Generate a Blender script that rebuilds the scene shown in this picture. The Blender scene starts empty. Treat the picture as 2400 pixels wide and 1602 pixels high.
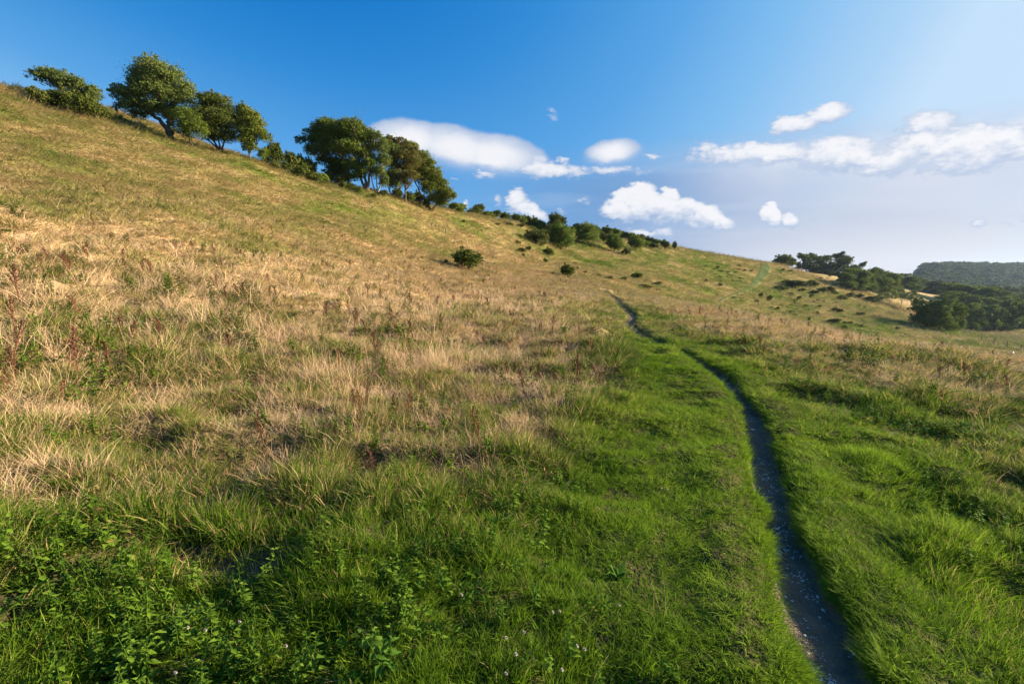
# Downland hillside with a footpath, late afternoon sun from the right.
import bpy, math
import numpy as np
from mathutils import Vector, Matrix

scene = bpy.context.scene
RNG = np.random.default_rng(11)

# ------------------------------------------------------------------ camera
cam_d = bpy.data.cameras.new("camera")
cam = bpy.data.objects.new("camera", cam_d)
scene.collection.objects.link(cam)
cam_d.sensor_width = 36.0
cam_d.lens = 36.0 * 1150.0 / 2400.0
cam_d.clip_start = 0.05
cam_d.clip_end = 6000.0
cam.location = (0, 0, 0)
cam.rotation_euler = (math.radians(82.0), 0, 0)
scene.camera = cam
scene.render.resolution_x, scene.render.resolution_y = 1024, 683
scene.view_settings.view_transform = 'Standard'
scene.view_settings.look = 'None'
scene.view_settings.exposure = 1.85
scene.view_settings.gamma = 1.0
scene.cycles.max_bounces = 4
scene.cycles.diffuse_bounces = 3
scene.cycles.use_denoising = True
scene.cycles.use_adaptive_sampling = True
scene.cycles.adaptive_threshold = 0.01
scene.cycles.transparent_max_bounces = 4

SUN_AZ, SUN_EL = math.radians(82.0), math.radians(15.5)   # azimuth clockwise from +Y
SUN_DIR = Vector((math.sin(SUN_AZ) * math.cos(SUN_EL), math.cos(SUN_AZ) * math.cos(SUN_EL), math.sin(SUN_EL)))
sun_d = bpy.data.lights.new("sun", 'SUN')
sun_d.energy = 5.0
sun_d.angle = math.radians(0.53)
sun_d.color = (1.0, 0.83, 0.62)
sun = bpy.data.objects.new("sun", sun_d)
scene.collection.objects.link(sun)
sun.rotation_euler = SUN_DIR.to_track_quat('Z', 'Y').to_euler()

TERRAIN = [(-2.581,2.3,-1.407),(-3.695,3.4,-1.252),(-5.292,5.0,-0.863),(-7.494,7.2,-0.375),(-11.288,11.0,0.544),(-18.187,18.0,2.842),(-29.891,30.0,7.631),(-47.237,48.0,16.27),(-56.98,58.0,20.331),(-43.635,49.5,15.24),(-52.685,60.0,20.059),(-40.016,51.0,14.824),(-46.927,60.0,18.753),(-38.167,53.0,14.613),(-43.108,60.0,17.487),(-37.11,55.0,14.165),(-41.708,62.0,17.241),(-2.244,2.4,-1.468),(-3.6,4.0,-1.286),(-5.444,6.2,-0.866),(-8.612,10.0,-0.005),(-15.209,18.0,2.4),(-25.054,30.0,6.435),(-1.833,2.45,-1.499),(-3.024,4.2,-1.35),(-4.917,7.0,-0.978),(-7.932,11.5,-0.104),(-14.229,21.0,2.455),(-23.466,35.0,6.663),(-30.547,54.0,12.491),(-28.157,55.0,11.798),(-25.453,60.0,11.276),(-2.349,4.35,-1.398),(-4.004,7.6,-1.061),(-7.242,14.0,-0.127),(-13.753,27.0,2.71),(-21.193,42.0,6.974),(-23.873,63.0,10.871),(-18.663,66.0,10.637),(-16.581,69.0,10.219),(-14.984,71.0,9.934),(-11.709,74.0,9.138),(-0.935,2.5,-1.529),(-1.656,4.6,-1.478),(-3.02,8.6,-1.201),(-6.553,19.0,-0.172),(-11.259,33.0,2.213),(-16.242,48.0,6.007),(-9.906,77.0,9.382),(-4.926,88.0,9.487),(1.699,100.0,9.621),(-0.382,2.55,-1.56),(-0.698,4.85,-1.559),(-1.405,10.0,-1.397),(-2.914,21.0,-1.094),(-4.685,34.0,-0.018),(-7.114,52.0,2.614),(-8.976,66.0,6.076),(10.371,122.0,11.13),(9.383,110.0,7.375),(8.47,99.0,4.561),(6.693,78.0,1.947),(4.995,58.0,-0.031),(4.057,47.0,-0.829),(2.686,31.0,-1.346),(1.353,15.5,-1.482),(0.742,8.4,-1.548),(0.45,5.0,-1.607),(0.248,2.65,-1.621),(25.872,138.0,10.176),(21.093,112.0,4.688),(16.642,88.0,1.077),(11.767,62.0,-0.827),(8.126,47.0,-1.313),(47.67,155.0,8.704),(39.493,128.0,4.278),(30.382,98.0,-0.052),(23.038,74.0,-2.257),(9.684,31.0,-1.695),(5.962,19.0,-1.65),(3.635,11.5,-1.606),(2.208,6.9,-1.583),(1.263,3.85,-1.601),(72.85,170.0,5.682),(54.75,127.0,-1.152),(35.585,82.0,-4.625),(10.883,25.0,-1.975),(5.912,13.5,-1.647),(3.843,8.7,-1.603),(2.34,5.2,-1.671),(1.253,2.68,-1.64),(96.762,182.0,3.309),(66.954,125.0,-4.351),(50.593,88.0,-7.259),(11.543,20.0,-2.21),(127.564,195.0,-1.269),(100.619,145.0,-7.55),(80.767,108.0,-9.38),(61.585,82.0,-9.64),(12.072,16.0,-2.419),(5.949,7.8,-1.789),(3.128,4.0,-1.663),(161.43,207.0,-5.959),(205.069,235.0,-10.612),(125.213,142.0,-17.069),(11.99,13.5,-2.33),(157.368,150.0,-16.314),(110.628,105.0,-14.664),(86.607,82.0,-12.909),(13.267,12.5,-2.415),(6.588,6.1,-1.961),(3.933,3.55,-1.819),(2.747,2.4,-1.837),(15.176,48.0,-3.3),(22.835,52.0,-5.8),(28.983,50.0,-8.0),(33.91,45.0,-9.0),(44.22,50.0,-12.0),(52.696,50.0,-13.2),(-78.261,75.0,19.5),(-114.783,110.0,17.0),(-66.087,80.0,18.5),(-99.13,120.0,15.0),(-51.739,85.0,15.0),(-79.13,130.0,12.0),(-39.13,100.0,12.5),(-58.696,150.0,9.0),(-15.0,115.0,12.0),(-22.174,170.0,8.0),(13.913,160.0,11.0),(19.13,220.0,7.0),(62.609,200.0,8.5),(95.652,220.0,3.0),(126.491,235.0,-1.0),(171.6,260.0,-8.0),(219.617,280.0,-13.0),(262.696,300.0,-17.0),(229.565,220.0,-17.0),(313.043,300.0,-18.0),(-208.696,300.0,0.0),(0.0,400.0,-6.0),(219.13,420.0,-18.0),(438.261,420.0,-19.0),(-313.043,300.0,4.0),(0.0,800.0,-20.0),(347.826,800.0,-20.0),(626.087,800.0,-20.0),(782.609,750.0,-18.0),(-834.783,800.0,-20.0),(-417.391,800.0,-20.0),(0.0,1.2,-1.6),(0.41,1.128,-1.625),(0.771,0.919,-1.646),(1.039,0.6,-1.662),(1.182,0.208,-1.671),(1.182,-0.208,-1.671),(1.039,-0.6,-1.662),(0.771,-0.919,-1.646),(0.41,-1.128,-1.625),(0.0,-1.2,-1.6),(-0.41,-1.128,-1.575),(-0.771,-0.919,-1.554),(-1.039,-0.6,-1.538),(-1.182,-0.208,-1.529),(-1.182,0.208,-1.529),(-1.039,0.6,-1.538),(-0.771,0.919,-1.554),(-0.41,1.128,-1.575),(5.438,2.536,-2.1),(18.126,8.452,-3.6),(54.378,25.357,-12.0),(135.946,63.393,-18.0),(453.154,211.309,-20.0),(6.0,0.0,-2.1),(20.0,0.0,-4.0),(60.0,0.0,-12.0),(150.0,0.0,-18.0),(500.0,0.0,-20.0),(4.596,-3.857,-2.0),(19.151,-16.07,-4.0),(114.907,-96.418,-17.0),(383.022,-321.394,-20.0),(0.0,-6.0,-1.6),(0.0,-25.0,-1.5),(0.0,-150.0,-2.0),(0.0,-500.0,-10.0),(-4.596,-3.857,-1.0),(-19.151,-16.07,3.0),(-61.284,-51.423,17.0),(-153.209,-128.558,15.0),(-383.022,-321.394,0.0),(-6.0,-0.0,-0.9),(-20.0,-0.0,2.2),(-70.0,-0.0,20.0),(-150.0,-0.0,18.0),(-500.0,-0.0,0.0),(-5.196,3.0,-0.75),(-17.321,10.0,3.2),(-56.292,32.5,20.5),(-129.904,75.0,18.0),(-433.013,250.0,0.0)]
ZONES = [(-1.81,1.7,0.14,0.11),(-1.35,1.74,0.12,0.11),(-0.69,1.78,0.12,0.1),(0.0,1.83,0.12,0.09),(0.57,1.99,0.05,0.07),(1.09,2.31,0.03,0.04),(1.01,1.9,0.02,0.04),(-2.42,2.35,0.22,0.12),(-1.61,2.46,0.2,0.11),(-0.71,2.52,0.16,0.12),(0.0,2.61,0.18,0.11),(0.5,2.65,0.05,0.07),(1.0,2.67,0.03,0.04),(-3.06,3.05,0.76,0.22),(-2.37,3.24,0.66,0.19),(-1.54,3.36,0.6,0.19),(-0.64,3.49,0.56,0.18),(0.18,3.85,0.56,0.18),(0.7,3.87,0.08,0.08),(1.83,5.08,0.02,0.04),(1.36,5.02,0.04,0.04),(-4.0,4.06,0.88,0.3),(-3.22,4.48,0.8,0.27),(-2.16,4.82,0.76,0.27),(-0.94,5.22,0.72,0.25),(0.25,5.59,0.72,0.25),(1.11,6.2,0.35,0.2),(1.72,6.9,0.1,0.06),(1.8,8.49,0.68,0.25),(2.46,11.2,0.75,0.25),(1.38,6.89,0.62,0.22),(0.91,5.63,0.6,0.2),(0.49,4.47,0.5,0.18),(0.16,3.45,0.34,0.15),(2.18,8.52,0.05,0.04),(1.53,6.22,0.04,0.04),(1.05,4.86,0.05,0.04),(0.77,4.05,0.05,0.05),(5.73,14.54,0.7,0.1),(5.71,17.22,0.35,0.07),(-5.62,5.82,0.8,0.38),(-4.91,7.0,0.72,0.33),(-3.55,8.08,0.7,0.33),(-1.71,9.75,0.68,0.3),(0.95,10.86,0.75,0.33),(2.45,12.72,0.7,0.28),(2.98,11.32,0.08,0.05),(2.49,8.55,0.05,0.04),(-7.78,8.18,0.9,0.33),(-6.76,11.16,0.88,0.3),(-4.8,18.49,0.9,0.3),(0.0,24.12,0.9,0.28),(3.35,24.14,0.85,0.22),(4.43,22.16,0.15,0.06),(7.35,42.48,0.35,0.07),(-11.1,11.81,0.85,0.24),(-9.43,15.72,0.9,0.2),(-8.28,32.2,0.95,0.18),(-1.77,41.05,0.9,0.16),(4.05,46.92,0.9,0.18),(-14.75,15.86,0.55,0.13),(-13.39,22.53,0.5,0.15),(-10.59,31.0,0.55,0.13),(-6.5,37.9,0.7,0.15),(-24.06,26.19,0.45,0.06),(-21.24,31.61,0.5,0.07),(-17.51,41.44,0.5,0.07),(-35.27,38.8,0.4,0.05),(-26.23,44.82,0.42,0.05),(-15.7,53.04,0.45,0.05),(-9.76,57.35,0.42,0.05),(-2.82,66.09,0.45,0.05),(0.0,58.0,0.75,0.12),(12.26,95.4,0.36,0.05),(7.44,57.55,0.75,0.15),(14.13,65.49,0.6,0.08),(31.82,92.15,0.42,0.05),(29.84,116.05,0.33,0.05),(57.18,132.79,0.36,0.05),(42.23,137.03,0.4,0.05),(70.22,135.58,0.32,0.05),(62.06,101.96,0.32,0.04),(115.58,176.18,0.75,0.1),(75.84,96.44,0.33,0.04),(167.03,203.06,0.8,0.08),(94.72,98.19,0.45,0.02),(136.78,131.07,0.48,0.02),(8.01,30.78,0.7,0.15),(8.71,25.04,0.9,0.22),(8.3,19.02,0.95,0.2),(8.09,14.2,0.95,0.2),(8.74,12.41,0.9,0.2),(8.64,10.28,0.7,0.22),(9.24,9.46,0.6,0.24),(9.02,8.5,0.6,0.22),(4.86,15.44,0.2,0.06),(4.6,11.63,0.35,0.08),(4.8,9.9,0.6,0.12),(5.24,8.45,0.74,0.14),(6.09,7.61,0.64,0.14),(6.43,6.52,0.6,0.15),(3.39,7.65,0.05,0.04),(3.15,6.41,0.06,0.04),(3.53,6.08,0.12,0.06),(3.81,5.29,0.15,0.09),(4.36,4.81,0.32,0.12),(5.55,5.15,0.36,0.13),(2.55,4.0,0.08,0.04),(2.79,3.35,0.16,0.06),(3.43,3.21,0.22,0.09),(1.81,2.39,0.08,0.04),(2.19,2.29,0.12,0.06),(2.34,2.05,0.12,0.07),(1.65,1.89,0.06,0.06),(0,-4,0.1,0.1),(-6,-4,0.3,0.2),(6,-4,0.2,0.1),(-45,90,0.7,0.2),(-80,60,0.6,0.2),(60,20,0.5,0.2),(200,200,0.3,0.03),(0,400,0.4,0.05),(-200,200,0.5,0.1),(500,500,0.3,0.05)]
PATH_NEAR = [(0.905,-1.444,0.36),(1.153,0.187,0.36),(1.318,1.274,0.36),(1.401,1.818,0.3),(1.415,1.91,0.257),(1.513,2.172,0.27),(1.641,2.55,0.242),(1.83,3.074,0.211),(2.104,3.839,0.172),(2.676,5.185,0.185),(2.985,6.014,0.185),(3.156,6.819,0.208),(3.335,7.694,0.252),(3.416,8.65,0.209),(3.583,10.204,0.135)]
PATH_FAR = [(3.47,11.09,0.36),(3.44,11.58,0.36),(3.39,12.07,0.36),(3.48,13.52,0.36),(3.79,15.73,0.36),(4.53,18.25,0.36),(5.06,21.79,0.36),(5.48,25.04,0.36),(6.25,29.3,0.36),(7.78,39.39,0.36),(8.53,45.65,0.36)]
HILL_TRACK = [(29.7,73.05,0.32),(39.25,89.13,0.44),(49.77,105.92,0.69),(60.97,124.89,1.09),(68.79,137.77,1.65),(75.77,149.4,2.27),(84.42,165.63,2.7),(89.41,176.16,2.3)]
TREES = {
'ash_a': ((-47.56,57.0,18.33),[(-3.01,0.0,2.81,1.37,0.84),(-1.67,0.0,2.42,1.37,0.84),(-0.21,0.0,1.9,1.22,0.76),(1.1,0.0,1.24,0.91,0.68),(1.74,0.0,0.72,0.61,0.61),(0.08,0.0,0.85,0.91,0.61)]),
'big': ((-36.46,55.0,14.04),[(-1.38,0.0,7.36,1.03,0.88),(-0.94,0.0,6.49,1.76,1.17),(-2.41,0.0,6.49,1.17,0.88),(0.36,0.0,6.11,1.47,1.17),(-2.77,0.0,5.61,1.17,0.81),(1.74,0.0,5.1,1.1,1.1),(-4.48,0.0,4.72,0.88,0.73),(-3.56,0.0,4.47,1.47,0.73),(-1.12,0.0,4.72,2.05,1.17),(1.12,0.0,4.22,1.54,1.1),(-4.33,0.0,3.58,1.1,0.66),(-2.74,0.0,3.32,1.61,0.73),(-0.88,0.0,3.07,1.61,0.73),(0.57,0.0,2.69,1.17,0.73),(-3.23,0.0,2.56,1.03,0.37)]),
'low': ((-32.16,52.32,12.55),[(-0.61,0.0,2.99,1.12,0.84),(0.07,0.0,1.89,1.05,0.84),(-1.33,0.0,2.13,0.77,0.77),(0.69,0.0,1.64,0.49,0.63),(-0.75,0.0,1.4,0.7,0.56)]),
'dark': ((-30.9,54.44,12.63),[(-1.41,0.0,5.56,1.09,0.44),(-0.35,0.0,5.43,1.23,0.51),(-1.35,0.0,4.68,1.45,0.65),(0.4,0.0,4.8,1.31,0.65),(1.15,0.0,4.17,0.87,0.65),(-0.5,0.0,3.67,2.03,0.73),(-1.99,0.0,3.41,1.16,0.65),(0.51,0.0,2.9,1.38,0.65),(-0.85,0.0,2.65,1.6,0.65),(0.16,0.0,1.88,1.38,0.65),(-1.2,0.0,1.75,0.87,0.51),(0.92,0.0,1.37,0.87,0.41)]),
'light': ((-28.17,54.97,11.79),[(-0.65,0.0,5.44,0.59,0.56),(0.11,0.0,4.8,0.95,0.66),(-0.6,0.0,4.29,0.73,0.66),(0.72,0.0,3.9,0.95,0.81),(-0.28,0.0,3.13,1.03,0.73),(1.2,0.0,3.0,0.81,0.66),(1.84,0.0,2.48,0.59,0.44),(0.06,0.0,2.22,0.88,0.66),(0.27,0.0,1.44,0.73,0.44)]),
'sapling': ((-27.78,57.13,11.84),[(0.17,0.0,1.43,0.53,0.53),(-0.14,0.0,1.09,0.46,0.46)]),
'g1a': ((-21.76,68.0,11.33),[(-2.06,0.0,7.56,2.33,0.97),(-4.25,0.0,6.99,1.3,0.84),(-3.71,0.0,5.96,1.56,0.97),(-1.31,0.0,5.96,2.2,1.1),(-6.11,0.0,5.96,0.71,0.52),(-4.73,0.0,4.93,1.3,0.78),(-2.34,0.0,4.47,1.81,0.97),(-1.45,0.0,2.96,1.43,0.97),(-1.03,0.0,1.68,1.04,0.71),(-1.98,0.0,2.14,1.17,0.71),(-3.12,0.0,3.42,0.91,0.65),(-0.2,0.0,1.21,1.04,0.52)]),
'g1b': ((-18.95,66.0,10.66),[(-1.85,0.0,7.62,1.76,0.94),(-0.73,0.0,6.46,1.51,1.07),(-2.31,0.0,5.12,1.76,1.01),(-0.46,0.0,4.67,1.07,0.94),(-1.7,0.0,3.1,1.26,0.94),(-1.17,0.0,1.74,0.75,0.57),(-0.33,0.0,2.19,0.75,0.69),(0.42,0.0,3.21,0.75,0.82)]),
'g2': ((-17.69,66.48,10.28),[(-0.7,0.0,7.63,0.7,0.7),(0.21,0.0,7.07,0.82,0.7),(-0.31,0.0,5.84,0.95,0.95),(1.0,0.0,6.06,0.76,0.95),(-0.72,0.0,4.26,0.63,0.89),(-0.31,0.0,2.78,0.89,0.76),(0.83,0.0,1.4,0.63,0.57),(0.93,0.0,4.26,0.7,1.01),(0.64,0.0,2.66,0.63,0.76),(1.2,0.0,1.86,0.35,0.63)]),
'g3': ((-16.6,69.26,10.26),[(-0.07,0.0,6.3,0.99,0.99),(0.78,0.0,5.83,0.99,0.99),(0.12,0.0,4.42,1.12,0.86),(0.31,0.0,2.88,1.06,0.79),(-0.47,0.0,1.92,0.66,0.59),(0.64,0.0,1.68,0.73,0.59)]),
'g4': ((-14.7,69.81,9.61),[(-1.82,0.0,8.03,0.93,0.6),(-0.47,0.0,7.79,1.06,0.6),(0.61,0.0,6.85,1.2,0.73),(-0.15,0.0,6.02,1.4,0.8),(1.07,0.0,5.42,1.26,0.93),(-0.45,0.0,4.47,1.2,0.67),(0.52,0.0,3.51,1.53,0.67),(-0.99,0.0,3.03,1.0,0.6),(-0.26,0.0,2.55,1.06,0.53)]),
'g5': ((-11.76,73.49,9.06),[(-2.79,0.0,8.76,1.12,0.63),(-1.52,0.0,7.51,1.19,0.77),(-2.09,0.0,6.01,1.47,0.98),(-0.51,0.0,6.26,1.05,0.84),(-0.94,0.0,4.62,1.33,0.98),(0.37,0.0,4.87,1.19,0.98),(1.27,0.0,3.61,1.05,0.91),(-0.06,0.0,3.1,1.19,0.98),(2.03,0.0,2.46,1.05,0.77),(0.7,0.0,1.57,1.26,0.77),(2.68,0.0,1.82,0.84,0.63),(1.74,0.0,0.93,0.77,0.49)]),
'h1': ((4.68,86.04,4.58),[(-1.21,0.0,1.61,1.26,0.92),(0.1,0.0,1.5,1.15,1.03),(-0.33,0.0,0.65,1.38,0.69)]),
'h2': ((9.87,100.31,4.59),[(-0.49,0.0,3.88,1.61,1.2),(0.54,0.0,3.13,1.61,1.34),(-1.23,0.0,2.63,1.2,1.34),(-0.2,0.0,1.63,2.01,1.2),(1.33,0.0,1.63,1.07,1.07)]),
'h3': ((17.19,113.69,6.34),[(-0.51,0.0,3.68,1.82,1.15),(0.66,0.0,2.69,1.67,1.37),(-1.5,0.0,2.55,1.21,1.21),(-0.17,0.0,1.42,2.28,1.06)]),
'h4': ((23.48,114.51,4.89),[(-0.38,0.0,2.92,1.16,0.92),(0.09,0.0,1.92,1.53,1.22),(-0.78,0.0,1.64,0.92,0.92),(0.99,0.0,1.06,0.92,0.76)]),
'h5': ((30.73,123.79,5.6),[(-0.25,0.0,2.69,1.26,0.83),(0.1,0.0,1.77,1.65,1.16),(-0.68,0.0,1.46,0.99,0.99),(1.06,0.0,1.15,0.99,0.83)]),
'darkcrown': ((10.05,112.0,7.86),[(-0.46,0.0,4.09,1.35,0.96),(0.54,0.0,3.67,1.26,0.96),(-0.16,0.0,2.98,1.79,0.75)]),
'r1': ((117.13,213.0,0.85),[(-0.48,0.0,5.16,2.84,1.53),(-2.28,0.0,3.81,1.99,1.42),(1.54,0.0,3.81,1.99,1.42),(-0.31,0.0,3.01,3.41,1.14)])}
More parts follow.
